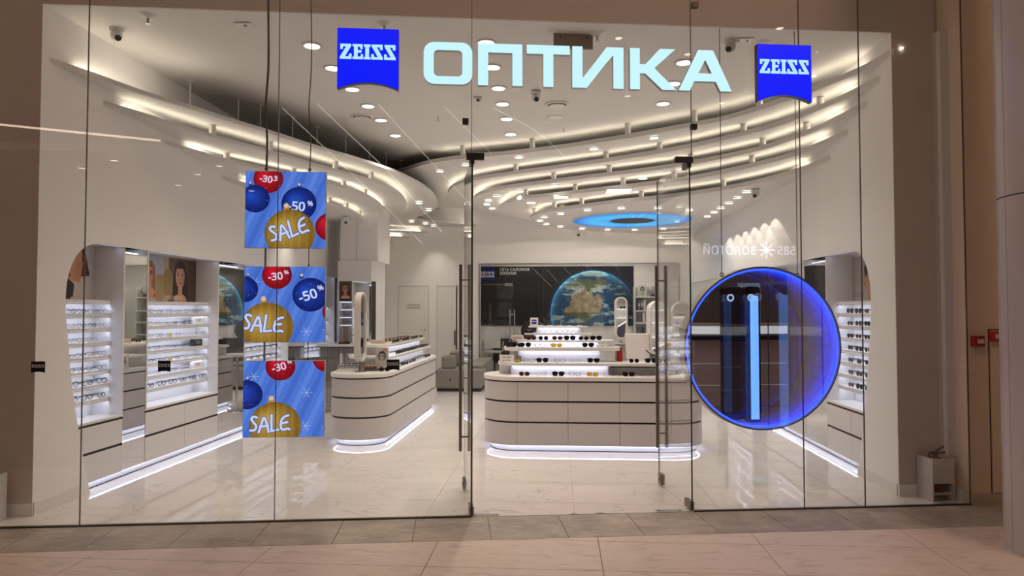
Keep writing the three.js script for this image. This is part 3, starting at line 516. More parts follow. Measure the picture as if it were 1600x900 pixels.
for (const [cab, a, b] of [['L3', -9.45, -10.8], ['L4', -11.72, -13.1]]) [1.215, 1.08, 0.945].forEach((y, r) => wallRow(-1, cab, y, r + 2, steps(a, b, 7), r ? 'bold' : 'thin'));
// brand plates and small yellow tags on the left shelves
function lettered(w, h, text, bg, fg, font = 'bold', px = 256) { return std(0xffffff, 0.5, { map: canvasTexture(px, Math.max(16, Math.round(px * h / w)), (c, W, H) => { c.fillStyle = bg; c.fillRect(0, 0, W, H); c.fillStyle = fg; c.textAlign = 'center'; c.textBaseline = 'middle'; const lines = [].concat(text), fs = Math.min(H / lines.length * 0.62, W / Math.max(...lines.map((t) => t.length)) * 1.35); c.font = font + ' ' + fs + 'px sans-serif'; lines.forEach((t, i) => c.fillText(t, W / 2, H * (i + 0.5) / lines.length, W * 0.92)); }) }); }
function plate(label, pos, turn, w, h, d, face, body = M.white, group, name = 'sign_block', cat = 'sign') { const t = thing(name, label, cat, pos, turn, group); part('block', rbox(w, h, d, 0.002), body, t); part('print', new THREE.PlaneGeometry(w * 0.94, h * 0.9).translate(0, h / 2, d / 2 + 0.0006), face, t); return t; }
plate('white brand block on the second shelf of the second left cabinet', [-4.43, 1.4855, -8.4], Math.PI / 2, 0.2, 0.085, 0.05, lettered(0.2, 0.085, 'EVO', '#f0eeee', '#8a8088'));
plate('black brand block on the fourth shelf of the second left cabinet', [-4.43, 1.2155, -8.38], Math.PI / 2, 0.2, 0.085, 0.05, lettered(0.2, 0.085, 'IDOL', '#151413', '#a59a86'), M.black);
plate('white brand block on the sixth shelf of the second left cabinet', [-4.43, 0.9455, -8.38], Math.PI / 2, 0.2, 0.085, 0.05, lettered(0.2, 0.085, 'EVO', '#f0e9e6', '#a06a60'));
const yellow = std([0.62, 0.47, 0.1], 0.5);
[[-5.98, 1.35, 'third shelf of the front left cabinet'], [-7.75, 1.35, 'third shelf of the second left cabinet'], [-7.75, 1.08, 'fifth shelf of the second left cabinet']].forEach(([z, y, w]) => { const t = thing('price_tag', 'small yellow price tag on the ' + w, 'tag', [-4.395, y, z], Math.PI / 2); part('card', rbox(0.06, 0.045, 0.004, 0.001).rotateX(-0.2), yellow, t); part('foot', box(0.06, 0.003, 0.025, 0, 0, 0), M.plastic, t); });

// ---------- printed pictures ----------
function face(c, x, y, s, o) {                          // a plain drawn portrait, s = head height
  const e = (px, py, rx, ry, rot = 0) => { c.beginPath(); c.ellipse(px, py, rx, ry, rot, 0, 7); c.fill(); };
  c.fillStyle = o.hair; e(x, y - s * 0.06, s * 0.5, s * 0.62); if (o.long) { c.beginPath(); c.moveTo(x - s * 0.5, y - s * 0.1); c.quadraticCurveTo(x - s * 0.62, y + s * 0.6, x - s * 0.5, y + s * 1.2); c.lineTo(x + s * 0.55, y + s * 1.2); c.quadraticCurveTo(x + s * 0.62, y + s * 0.5, x + s * 0.5, y - s * 0.1); c.fill(); }
  c.fillStyle = o.neck ?? o.skin; c.fillRect(x - s * 0.16, y + s * 0.3, s * 0.32, s * 0.5); e(x, y + s * 1.0, s * 0.5, s * 0.3);
  const g = c.createLinearGradient(x - s * 0.4, y, x + s * 0.4, y); g.addColorStop(0, o.skin); g.addColorStop(0.6, o.skin); g.addColorStop(1, o.cheek); c.fillStyle = g; e(x, y, s * 0.35, s * 0.48);
  c.fillStyle = o.hair; c.beginPath(); c.ellipse(x, y - s * 0.34, s * 0.37, s * 0.22, 0, Math.PI, 0); c.fill();
  c.fillStyle = '#2a1c16'; e(x - s * 0.15, y - s * 0.06, s * 0.055, s * 0.03); e(x + s * 0.15, y - s * 0.06, s * 0.055, s * 0.03);
  c.fillRect(x - s * 0.23, y - s * 0.15, s * 0.16, s * 0.03); c.fillRect(x + s * 0.07, y - s * 0.15, s * 0.16, s * 0.03);
  c.strokeStyle = 'rgba(90,45,30,0.5)'; c.lineWidth = s * 0.02; c.beginPath(); c.moveTo(x + s * 0.02, y - s * 0.04); c.lineTo(x + s * 0.05, y + s * 0.13); c.lineTo(x - s * 0.03, y + s * 0.15); c.stroke();
  c.fillStyle = o.lips; e(x, y + s * 0.27, s * 0.12, s * 0.035); if (o.smile) { c.fillStyle = '#fff'; e(x, y + s * 0.262, s * 0.09, s * 0.016); }
  c.strokeStyle = o.frame; c.lineWidth = s * (o.lw ?? 0.02); for (const d of [-1, 1]) { c.beginPath(); c.ellipse(x + d * s * 0.16, y - s * 0.05, s * 0.13, s * 0.115, 0, 0, 7); if (o.fill) { c.fillStyle = o.fill; c.fill(); } c.stroke(); }
  c.beginPath(); c.moveTo(x - s * 0.035, y - s * 0.08); c.lineTo(x + s * 0.035, y - s * 0.08); c.stroke();
}
function poster(name, label, pos, turn, w, h, draw, px = 512, cat = 'poster') { const t = thing(name, label, cat, pos, turn); part('board', box(w, h, 0.006, 0, 0, -0.003), M.white, t); part('print', new THREE.PlaneGeometry(w - 0.002, h - 0.002).translate(0, h / 2, 0.0006), std(0xffffff, 0.55, { map: canvasTexture(px, Math.round(px * h / w), draw) }), t); return t; }
const PX = -4.256 - 0.3 + 0.008;
poster('poster', 'poster of a woman in profile with dark scarf and round glasses on the left wall', [PX, 1.752, -6.37], Math.PI / 2, 0.53, 0.52, (c, W, H) => {
  c.fillStyle = '#c9c3c6'; c.fillRect(0, 0, W, H); c.fillStyle = '#c9bfb6'; c.beginPath(); c.moveTo(W * 0.2, H); c.quadraticCurveTo(W * 0.5, H * 0.5, W * 0.74, H * 0.55); c.quadraticCurveTo(W * 0.95, H * 0.7, W, H); c.fill();
  c.fillStyle = '#7a3a1e'; c.beginPath(); c.moveTo(0, H); c.lineTo(0, H * 0.52); c.lineTo(W * 0.3, H * 0.55); c.lineTo(W * 0.36, H); c.fill();
  c.fillStyle = '#5c2e1d'; c.beginPath(); c.moveTo(W * 0.3, 0); c.lineTo(W * 0.7, 0); c.lineTo(W * 0.86, H * 0.55); c.lineTo(W * 0.62, H * 0.58); c.fill();
  c.fillStyle = '#cf9a77'; c.beginPath(); c.ellipse(W * 0.42, H * 0.32, W * 0.2, H * 0.36, 0.35, 0, 7); c.fill(); c.fillStyle = '#c58c68'; c.beginPath(); c.moveTo(W * 0.5, H * 0.3); c.lineTo(W * 0.68, H * 0.3); c.lineTo(W * 0.6, H * 0.7); c.lineTo(W * 0.38, H * 0.66); c.fill();
  c.fillStyle = '#a8442f'; c.beginPath(); c.ellipse(W * 0.31, H * 0.56, W * 0.05, H * 0.035, 0.5, 0, 7); c.fill();
  c.strokeStyle = '#3a2316'; c.lineWidth = 5; c.beginPath(); c.ellipse(W * 0.3, H * 0.24, W * 0.075, H * 0.13, 0.3, 0, 7); c.stroke();
  c.fillStyle = '#2b2a2e'; c.beginPath(); c.moveTo(W * 0.1, H * 0.5); c.lineTo(W * 0.45, H * 0.72); c.lineTo(W * 0.42, H * 0.95); c.lineTo(W * 0.15, H); c.lineTo(0, H); c.lineTo(W * 0.22, H * 0.8); c.fill();
}, 640);
poster('poster', 'poster of a smiling blonde woman in red framed sunglasses on the left wall', [PX, 1.752, -7.565], Math.PI / 2, 0.54, 0.52, (c, W, H) => {
  c.fillStyle = '#aeb6c6'; c.fillRect(0, 0, W, H); c.fillStyle = '#a98c62'; c.fillRect(W * 0.75, H * 0.4, W * 0.25, H * 0.6);
  face(c, W * 0.5, H * 0.4, H * 0.42, { hair: '#9a6c44', long: 1, skin: '#d39c7c', cheek: '#b77a5c', lips: '#b4483e', smile: 1, frame: '#9a3c30', lw: 0.035, fill: 'rgba(150,70,55,0.55)' });
  c.fillStyle = '#c2352b'; c.font = 'bold ' + H * 0.13 + 'px serif'; c.fillText('ET', W * 0.62, H * 0.93);
});
poster('poster', 'poster of a dark haired woman in clear glasses with white lettering on the left wall', [PX, 1.752, -8.205], Math.PI / 2, 0.74, 0.52, (c, W, H) => {
  c.fillStyle = '#6a5040'; c.fillRect(0, 0, W, H); c.fillStyle = '#b9a98a'; c.fillRect(0, 0, W * 0.16, H); c.fillStyle = '#9a8350'; c.beginPath(); c.ellipse(W * 0.14, H * 0.6, W * 0.16, H * 0.35, 0, 0, 7); c.fill();
  c.fillStyle = '#3d2c24'; for (let i = 0; i < 5; i++) c.fillRect(W * (0.74 + i * 0.055), 0, W * 0.025, H);
  face(c, W * 0.5, H * 0.42, H * 0.56, { hair: '#2a1b18', long: 1, skin: '#d2a082', cheek: '#b27d60', lips: '#a24a40', frame: '#d8c7b8', lw: 0.02 });
  c.fillStyle = '#f2eee8'; c.font = H * 0.12 + 'px sans-serif'; c.textAlign = 'center'; c.fillText('INVU MARCO', W * 0.32, H * 0.95, W * 0.55);
}, 640);
poster('poster', 'grey poster of a woman in large sunglasses at the front of the right wall', [3.056 + 0.3 - 0.008, 1.752, -7.985], -Math.PI / 2, 0.54, 0.5, (c, W, H) => {
  c.fillStyle = '#a8a09a'; c.fillRect(0, 0, W, H);
  c.fillStyle = '#5e4130'; c.beginPath(); c.moveTo(W * 0.78, 0); c.lineTo(W, 0); c.lineTo(W, H); c.lineTo(W * 0.74, H); c.fill();
  c.fillStyle = '#c08d68'; c.beginPath(); c.moveTo(W * 0.78, H * 0.05); c.lineTo(W * 0.64, H * 0.14); c.lineTo(W * 0.61, H * 0.4); c.lineTo(W * 0.55, H * 0.5); c.lineTo(W * 0.6, H * 0.56); c.lineTo(W * 0.585, H * 0.66); c.lineTo(W * 0.63, H * 0.74); c.lineTo(W * 0.74, H * 0.72); c.lineTo(W * 0.72, H); c.lineTo(W * 0.92, H); c.lineTo(W * 0.9, H * 0.1); c.fill();
  c.fillStyle = '#1d1714'; c.beginPath(); c.ellipse(W * 0.66, H * 0.34, W * 0.075, H * 0.13, -0.2, 0, 7); c.fill(); c.fillRect(W * 0.7, H * 0.25, W * 0.24, H * 0.05);
  c.fillStyle = '#a24e3e'; c.beginPath(); c.ellipse(W * 0.6, H * 0.63, W * 0.03, H * 0.03, 0, 0, 7); c.fill();
  c.fillStyle = '#5f5650'; c.font = H * 0.15 + 'px serif'; c.textAlign = 'center'; c.fillText('ESCADA', W * 0.3, H * 0.9, W * 0.52);
}, 640);

// ---------- island counters ----------
function island(label, S, seams, corner) {
  const t = thing('island_counter', label, 'counter'), out = stadium(...S), Ltot = perimeter(out);
  part('worktop', prism(stadium(...inset(S, -0.012)), 0.827, 0.05, 0.006), M.top, t);
  part('core', prism(stadium(...inset(S, 0.03)), 0.082, 0.74), M.gap, t);
  const cuts = seams(out, Ltot);
  for (const [y0, y1] of [[0.597, 0.81], [0.356, 0.575], [0.088, 0.335]]) for (let i = 0; i < cuts.length; i++) { const a = cuts[i], b = i + 1 < cuts.length ? cuts[i + 1] : Ltot; part('drawer', skin(out, a + 0.002, b - 0.002, y0, y1, 0.02), M.counter, t); }
  part('bottom', prism(stadium(...inset(S, 0.002)), 0.078, 0.011), M.counter, t);
  part('plinth', prism(stadium(...inset(S, 0.075)), 0.009, 0.069), M.white, t);
  part('foot', prism(stadium(...inset(S, 0.072)), 0, 0.009), M.gap, t);  // dark band painted in as the shadow line where plinth meets floor
  part('light_strip', ring(stadium(...inset(S, 0.03)), stadium(...inset(S, 0.046)), 0.0715, 0.0065), M.ledPlinth, t);
  return t;
}
const SM = [-0.9, 1.72, -9.1, -8.24, 0.42, 14], SL = [-2.85, -2.09, -12.3, -8.42, 0.375, 14];
const arcM = Math.PI / 2 * 0.42, arcL = Math.PI / 2 * 0.375, frontM = 2.62 - 0.84, frontL = 0.76 - 0.75, sideL = 3.88 - 0.75;
island('large white curved island counter with three drawer rows right of the entrance', SM, (o, L) => [0, arcM, arcM + frontM / 3, arcM + frontM * 2 / 3, arcM + frontM, 2 * arcM + frontM, 2 * arcM + frontM + 0.02, L / 2 + frontM / 2 + arcM]);
island('long narrow white island counter with rounded front left of the entrance', SL, (o, L) => [0, 2 * arcL + frontL, ...steps(2 * arcL + frontL + 0.19, 2 * arcL + frontL + sideL, 6), 4 * arcL + 2 * frontL + sideL]);

// ---------- tiered display on the large counter ----------
{
  const t = thing('tiered_display', 'white stepped eyewear display with lit backs on the large island counter', 'display stand');
  const slab = (x0, x1, z0, z1, top, th, r, name = 'tier') => part(name, prism(stadium(x0, x1, z0, z1, Math.min(r, (z1 - z0) / 2 - 0.001), 8), top - th, th, 0.004), M.top, t);
  const back = (x0, x1, z, y0, y1, d = 0.03) => part('back_panel', span(x0, x1, y0, y1, z - d, z), M.white, t);
  slab(-0.74, 1.36, -9.02, -8.4, 1.026, 0.036, 0.3);
  slab(-0.67, 0.76, -9.0, -8.52, 1.205, 0.045, 0.22);
  slab(-0.57, 0.68, -8.98, -8.6, 1.286, 0.022, 0.15);
  slab(-0.42, 0.41, -8.96, -8.68, 1.368, 0.02, 0.12);
  slab(-0.37, 0.36, -8.96, -8.76, 1.456, 0.02, 0.05);
  back(-0.57, 0.6, -8.5, 0.877, 0.99); back(-0.49, 0.51, -8.62, 1.026, 1.16); back(-0.5, 0.5, -8.7, 1.205, 1.264, 0.02); back(-0.3, 0.3, -8.78, 1.286, 1.348, 0.02); back(-0.27, 0.275, -8.84, 1.368, 1.436, 0.02);
  part('cabinet_box', rbox(0.3, 0.113, 0.35, 0.004, -0.57, 0.877, -8.78), M.white, t);
  part('cabinet_box', rbox(0.7, 0.113, 0.35, 0.004, 0.95, 0.877, -8.82), M.white, t);
  part('cabinet_box', rbox(0.12, 0.13, 0.3, 0.004, -0.54, 1.026, -8.85), M.white, t);
  part('display_rail', span(0.62, 1.36, 0.974, 0.985, -8.44, -8.42), M.gap, t);
  for (const [x0, x1, z, y] of [[-0.55, 0.58, -8.475, 0.984], [-0.47, 0.49, -8.595, 1.154], [-0.48, 0.48, -8.68, 1.26], [-0.28, 0.28, -8.76, 1.344], [-0.25, 0.255, -8.82, 1.432]]) { part('light_strip', span(x0, x1, y, y + 0.005, z, z + 0.012), M.led, t); const l = new THREE.RectAreaLight(lin(COLD), POWER.shelf * 0.9, x1 - x0, 0.014); l.rotation.x = -Math.PI / 2; l.position.set((x0 + x1) / 2, y - 0.002, z + 0.006); t.add(l); }
  // acrylic nose stands under the spectacles on the counter
}
const on = 'on the large counter';
const mRow = (y, z, list, where) => list.forEach(([x, kind, shape, frame, lens, bold, word], i) => spectacles([x, y, z], (i % 2 ? 0.08 : -0.06), `${word}, ${ORD[i]} from left, ${where}, large counter display`, shape, frame, lens, bold, 'spectacles on the large counter', 1.02));
const S1 = ['sun', 'wide', 'black', 'dark', true, 'black sunglasses'], S2 = ['sun', 'panto', 'brown', 'brown', true, 'brown sunglasses'], S3 = ['sun', 'square', 'gold', 'yellow', true, 'yellow lens sunglasses'], S4 = ['sun', 'round', 'black', 'dark', false, 'round dark sunglasses'], C1 = ['eye', 'panto', 'silver', 'clear', false, 'thin clear eyeglasses'], C2 = ['eye', 'square', 'navy', 'clear', false, 'dark thin eyeglasses'];
mRow(0.878, -8.33, [[-0.4, ...S2], [-0.2, ...C1], [0.0, ...S1], [0.2, ...C2], [0.4, ...S3], [0.6, ...C1], [0.82, ...S1], [1.02, ...C1], [1.2, ...C2]], 'lowest worktop level');
mRow(1.027, -8.47, [[-0.35, ...C2], [-0.19, ...S1], [0.02, ...C2], [0.21, ...C1], [0.42, ...S1], [0.9, ...S4], [1.1, ...S1], [1.24, ...S4]], 'second tier');
mRow(1.206, -8.553, [[-0.5, ...S4], [-0.4, ...S1], [-0.22, ...C2], [-0.02, ...S3], [0.18, ...C1], [0.36, ...S1]], 'third tier');
mRow(1.287, -8.635, [[-0.33, ...S2], [-0.18, ...S4], [-0.01, ...S2], [0.14, ...S1], [0.31, ...S4], [0.46, ...S1]], 'fourth tier');
mRow(1.369, -8.698, [[-0.22, ...C1], [-0.09, ...C1], [0.05, ...C2], [0.19, ...C1]], 'fifth tier');
const clearPlastic = new THREE.MeshPhysicalMaterial({ color: 0xffffff, transmission: 1, thickness: 0, roughness: 0.05, ior: 1.45 });
[[-0.4, 0.0], [0.0, 1], [0.4, 2], [0.82, 3]].forEach(([x, i]) => { const t = thing('spectacle_rest', `clear plastic rest under the ${['first', 'third', 'fifth', 'seventh'][i]} pair on the large counter's worktop`, 'display rest', [x, 0.8772, -8.375]); part('block', box(0.12, 0.012, 0.05), M.plastic, t); part('nose', box(0.014, 0.026, 0.014, 0, 0.011, -0.005), clearPlastic, t); });
plate('white brand block with black lettering at the left end of the second tier', [-0.62, 1.0265, -8.5], 0, 0.17, 0.085, 0.05, lettered(0.17, 0.085, ['ОПРАВЫ', 'И ОЧКИ'], '#efe9e4', '#4a4444'));
plate('yellow price label beside the white brand block on the second tier', [-0.49, 1.0265, -8.44], 0, 0.055, 0.032, 0.02, lettered(0.055, 0.032, 'ЦЕНА', '#e0c021', '#2a2410', 'bold', 128), yellow);
plate('grey glasses case at the back of the second tier near its left end', [-0.48, 1.0265, -8.6], 0, 0.07, 0.07, 0.08, std([0.25, 0.22, 0.2], 0.5), std([0.25, 0.22, 0.2], 0.5), undefined, 'glasses_case', 'case');
plate('cream brand block at the left end of the fourth tier', [-0.5, 1.2865, -8.66], 0, 0.15, 0.055, 0.05, lettered(0.15, 0.055, 'CARRERA', '#e2d6c8', '#5a4a40'));
plate('black brand block at the left end of the fifth tier', [-0.36, 1.3685, -8.74], 0, 0.1, 0.05, 0.05, lettered(0.1, 0.05, ['POLAR', '—'], '#141313', '#d8d2c8'), M.black);
plate('black case standing at the left end of the third tier', [-0.58, 1.2055, -8.64], 0, 0.11, 0.06, 0.1, M.black, M.black, undefined, 'glasses_case', 'case');
plate('white label card on the third tier beside the last sunglasses', [0.53, 1.2055, -8.6], 0, 0.12, 0.03, 0.02, lettered(0.12, 0.03, 'SUN', '#e6dfd8', '#8a827c'));
for (const [i, x] of [[0, -0.22], [1, -0.1], [2, 0.02], [3, 0.14], [4, 0.26]]) { const t = thing('clip_stand', `tiny black clip on the top tier, ${ORD[i]} from the left`, 'clip', [x, 1.4565, -8.85]); part('base', rbox(0.05, 0.008, 0.04, 0.002), M.white, t); part('clip', rbox(0.02, 0.014, 0.02, 0.003, 0, 0.008, 0), M.black, t); }
function logoText(c, x, y, w, h, fill) { // slab-serif word with mirrored Z for the two S
  const word = ['Z', 'E', 'I', 'S', 'S'], wid = [0.22, 0.19, 0.12, 0.22, 0.22]; let px = x; c.fillStyle = fill; c.textAlign = 'left'; c.textBaseline = 'alphabetic';
  word.forEach((ch, i) => {
    const cw = wid[i] * w; c.save(); c.translate(px, y + h);
    const g = ch === 'S' ? 'Z' : ch; c.font = 'bold 100px serif'; const m = c.measureText(g), sx = cw * 0.95 / m.width, sy = h / 72;
    if (ch === 'S') { c.translate(cw * 0.95, 0); c.scale(-sx, sy); } else c.scale(sx, sy);
    c.fillText(g, 0, 0); c.lineWidth = 8; c.strokeStyle = fill; c.strokeText(g, 0, 0); c.restore(); px += cw + w * 0.006;
  });
}
const logoMat = (blue, white, k) => { const map = canvasTexture(256, 256, (c, W, H) => { c.fillStyle = blue; c.fillRect(0, 0, W, H); logoText(c, W * 0.05, H * 0.28, W * 0.9, H * 0.24, white); }); return k ? new THREE.MeshStandardMaterial({ color: 0x080808, roughness: 0.4, emissive: 0xffffff, emissiveMap: map, emissiveIntensity: k }) : std(0xffffff, 0.4, { map }); };
const logoBlue = logoMat('#0a14a0', '#e8ecff'), logoNavy = logoMat('#0a0a20', '#ccd2dc'), logoBlueLit = logoMat('#0714e8', '#bff0ff', 1.35);
{ const t = thing('logo_cube', 'small white cube with a blue flag logo on the top tier', 'sign', [-0.3, 1.4565, -8.84]); part('cube', rbox(0.1, 0.1, 0.04, 0.008), M.white, t); part('logo', new THREE.PlaneGeometry(0.06, 0.055).translate(0, 0.05, 0.0206), logoBlue, t); }
// white screen back, red device and black cables at the counter's right end
{ const t = thing('cash_terminal', 'white tilted cash screen seen from behind at the right end of the large counter', 'monitor', [0.98, 1.026, -8.85]); part('screen', rbox(0.29, 0.32, 0.03, 0.012).rotateX(-0.14).translate(0, 0.02, 0.04), std([0.8, 0.76, 0.74], 0.4), t); part('stand', rbox(0.12, 0.2, 0.1, 0.02, 0, 0, -0.06), M.plastic, t); part('base', rbox(0.17, 0.02, 0.2, 0.006), M.plastic, t); }
{ const t = thing('card_terminal', 'red card terminal with dark top standing beside the white cash screen', 'terminal', [0.75, 1.026, -8.72]); part('body', rbox(0.07, 0.14, 0.06, 0.01), M.red, t); part('cap', rbox(0.055, 0.03, 0.05, 0.008, 0, 0.138, 0), M.black, t); }
{ const t = thing('cable_bundle', 'black cables coiled behind the white cash screen', 'cable', [1.17, 1.03, -8.74]); t.scale.setScalar(0.6); part('coil', new THREE.TorusGeometry(0.06, 0.012, 6, 20).rotateY(0.6).translate(0, 0.07, 0), M.black, t); part('lead', tube([[0.02, 0.012, 0.02], [-0.05, 0.03, 0.06], [0.05, 0.09, 0.0], [-0.08, 0.16, -0.02], [-0.16, 0.22, -0.04]], 0.012, 24), M.black, t); }
// pill-shaped displays
function pill(label, x, z, y0, w, h, turn, shelves, scoop, text) {
  const t = thing('arched_display', label, 'display stand', [x, y0, z], turn), r = w / 2, D = 0.13;
  const out = stadium(-r, r, -h, 0, r - 0.001, 12).map(([a, b]) => [a, -b]);
  const shape = (o) => { const s = new THREE.Shape(o.map(([a, b]) => new THREE.Vector2(a, b))); return s; };
  const inn = stadium(-r + 0.02, r - 0.02, -h + 0.02, -0.02, r - 0.021, 12).map(([a, b]) => new THREE.Vector2(a, -b));
  const fr = shape(out); fr.holes.push(new THREE.Path(inn));
  part('frame', new THREE.ExtrudeGeometry(fr, { depth: D, bevelEnabled: false }).translate(0, 0, -D / 2), M.top, t);
  part('back', new THREE.ExtrudeGeometry(shape(out), { depth: 0.012, bevelEnabled: false }).translate(0, 0, -D / 2 - 0.012), M.white, t);
  shelves.forEach((y) => part('shelf', span(-r + 0.02, r - 0.02, y, y + 0.012, -D / 2, D / 2 - 0.01), glow([1, 0.97, 0.93], 0.55, { color: 0xcccccc }), t));
  if (scoop) { const m = new THREE.Shape(); const y1 = scoop[1], y2 = scoop[0]; m.moveTo(-r + 0.03, y2); m.quadraticCurveTo(0, y2 + 0.02, r - 0.022, y1); m.lineTo(r - 0.022, r); m.absarc(0, r, r - 0.022, 0, Math.PI, true); m.lineTo(-r + 0.03, y2); part('mirror', new THREE.ExtrudeGeometry(m, { depth: 0.01, bevelEnabled: false }).translate(0, 0, D / 2 - 0.02), M.mirror, t); part('lip', tube([[-r + 0.03, y2, D / 2], [0, y2 + 0.03, D / 2], [r - 0.022, y1, D / 2]], 0.01, 12), glow([1, 0.98, 0.95], 0.6, { color: 0xcccccc }), t); }
  if (text) part('lettering', new THREE.PlaneGeometry(w * 0.62, 0.035).translate(0, shelves[0] + 0.035, -D / 2 + 0.002), lettered(0.14, 0.035, text, '#b9b2a8', '#4e473f'), t);
  part('foot', merge([cyl(0.02, 0.06, 0, -0.05, 0), cyl(0.09, 0.012, 0, -0.062, 0, 0.09, 28)]), M.white, t);
  return t;
}
pill('small arched white display with two lit shelves and mirror, against the planet picture', 0.79, -8.95, 1.29, 0.155, 0.53, 0, [0.37, 0.26], [0.155, 0.22]);
{ const t = thing('display_pedestal', 'pale pedestal box carrying the small arched display', 'pedestal', [0.79, 1.026, -8.97]); part('body', rbox(0.15, 0.195, 0.12, 0.01), M.top, t); part('top', rbox(0.17, 0.006, 0.14, 0.002, 0, 0.195, 0), M.white, t); }
pill('tall arched white display with three lit shelves behind the right door handles', 1.245, -8.92, 1.089, 0.25, 0.68, 0.25, [0.56, 0.4, 0.22], [0.09, 0.17]);
pill('tall arched white display with black lettering beside the round blue light mirror', 1.53, -8.84, 0.94, 0.265, 0.82, 0, [0.62, 0.4, 0.16], null, 'ESCT');
plate('small blue logo plate on the second shelf of the lettered arched display', [1.53, 1.352, -8.86], 0, 0.075, 0.075, 0.02, logoMat('#7e88a8', '#e0e4ee'), M.white);
spectacles([1.53, 1.112, -8.82], 0, 'dark sunglasses on the lowest shelf of the lettered arched display', 'wide', 'black', 'grey', true);
spectacles([0.81, 1.672, -8.93], 0, 'tiny dark sunglasses on the top shelf of the small arched display', 'wide', 'black', 'dark', true, undefined, 0.5);

// ---------- displays on the left counter ----------
{
  const t = thing('tiered_display', 'white two-step eyewear display along the long left counter', 'display stand');
  const slab = (S, top, th) => part('tier', prism(stadium(...S), top - th, th, 0.004), M.top, t);
  slab([-2.8, -2.165, -12.15, -9.1, 0.25, 10], 1.045, 0.035); slab([-2.75, -2.25, -12.0, -9.35, 0.22, 10], 1.19, 0.035);
  part('back_panel', span(-2.68, -2.31, 0.877, 1.012, -12.1, -9.3), M.white, t); part('back_panel', span(-2.62, -2.36, 1.044, 1.157, -11.9, -9.55), M.white, t);
  for (const [x, y] of [[-2.285, 1.006], [-2.335, 1.152]]) { part('light_strip', span(x, x + 0.012, y, y + 0.005, -11.9, -9.5), M.led, t); const l = new THREE.RectAreaLight(lin(COLD), POWER.shelf * 0.9, 2.4, 0.014); l.rotation.set(-Math.PI / 2, 0, Math.PI / 2); l.position.set(x + 0.006, y - 0.002, -10.7); t.add(l); }
}
const lRow = (y, x, zs, where, kinds) => zs.forEach((z, i) => { const k = kinds[i % kinds.length]; spectacles([x, y, z], Math.PI / 2 - 0.15, `${k[2] === 'clear' ? 'dark framed eyeglasses' : 'dark sunglasses'}, ${ORD[i]} from the front, ${where}, long left counter`, ...k, 'spectacles on the long left counter'); });
lRow(0.8775, -2.16, steps(-8.98, -11.7, 12), 'worktop', [...KIND.bold, ...KIND.sun]);
lRow(1.0455, -2.21, steps(-9.6, -11.8, 11), 'middle tier', KIND.sun);
lRow(1.1905, -2.3, steps(-9.75, -11.75, 10), 'top tier', [KIND.sun[2], KIND.sun[0], KIND.bold[0]]);
steps(-9.8, -11.5, 8).forEach((z, i) => spectacles([-2.48, 1.1905, z], Math.PI / 2, `brown sunglasses, inner row, ${ORD[i]} from the front, left counter top tier`, ...KIND.sun[2], 'inner row on the left counter'));
plate('beige brand block on the front end of the left counter\'s top tier', [-2.46, 1.1905, -9.5], 0.15, 0.19, 0.06, 0.04, lettered(0.19, 0.06, 'POLAROID', '#d9c6b4', '#7a6255'), std([0.62, 0.52, 0.44], 0.5));
// left front end: rack with dark frames
{ const t = thing('display_rack', 'low white angled rack of dark frames at the left front of the long counter', 'rack', [-2.68, 0.8775, -8.945], 0.2); part('base', rbox(0.3, 0.012, 0.24, 0.003), M.top, t); part('step', merge([0, 1, 2].map((i) => box(0.28, 0.02 + i * 0.02, 0.05, 0, 0.01, 0.08 - i * 0.07))), M.plastic, t); part('post', merge([box(0.025, 0.2, 0.02, -0.12, 0.01, -0.1), box(0.025, 0.2, 0.02, 0.12, 0.01, -0.1)]), M.plastic, t); }
[[-2.78, -8.86], [-2.68, -8.88], [-2.58, -8.91], [-2.74, -8.95], [-2.64, -8.97], [-2.56, -8.99]].forEach(([x, z], i) => spectacles([x, 0.8775 + (i < 3 ? 0.03 : 0.05), z + 0.0], 0.2 + i * 0.1, `black framed eyeglasses on the low angled rack, ${ORD[i]} of six, ${i < 3 ? 'front' : 'rear'} row`, ...KIND.bold[i % 3], 'frames on the low angled rack', 0.85));
// standing pill mirror
{
  const t = thing('standing_mirror', 'tall pill-shaped table mirror on a short dark pole on the left counter', 'mirror', [-2.49, 0.878, -8.76], 1.56), h = 0.87, r = 0.15;
  const out = stadium(-r, r, -h, 0, r - 0.001, 12).map(([a, b]) => new THREE.Vector2(a, -b)), inn = stadium(-r + 0.022, r - 0.022, -h + 0.022, -0.022, r - 0.023, 12).map(([a, b]) => new THREE.Vector2(a, -b));
  const fs = new THREE.Shape(out); fs.holes.push(new THREE.Path(inn));
  part('frame', new THREE.ExtrudeGeometry(fs, { depth: 0.07, bevelEnabled: true, bevelSize: 0.004, bevelThickness: 0.004, bevelSegments: 2 }).translate(0, 0.13, -0.035), std([0.62, 0.58, 0.54], 0.4), t);
  part('mirror', new THREE.ExtrudeGeometry(new THREE.Shape(inn), { depth: 0.03, bevelEnabled: false }).translate(0, 0.13, -0.01), std([0.55, 0.55, 0.57], 0.0, { metalness: 1 }), t);
  part('pole', cyl(0.019, 0.15, 0, 0, 0), M.bronze, t); part('base', cyl(0.075, 0.008, 0, 0, 0, 0.07, 28), M.bronze, t);
}
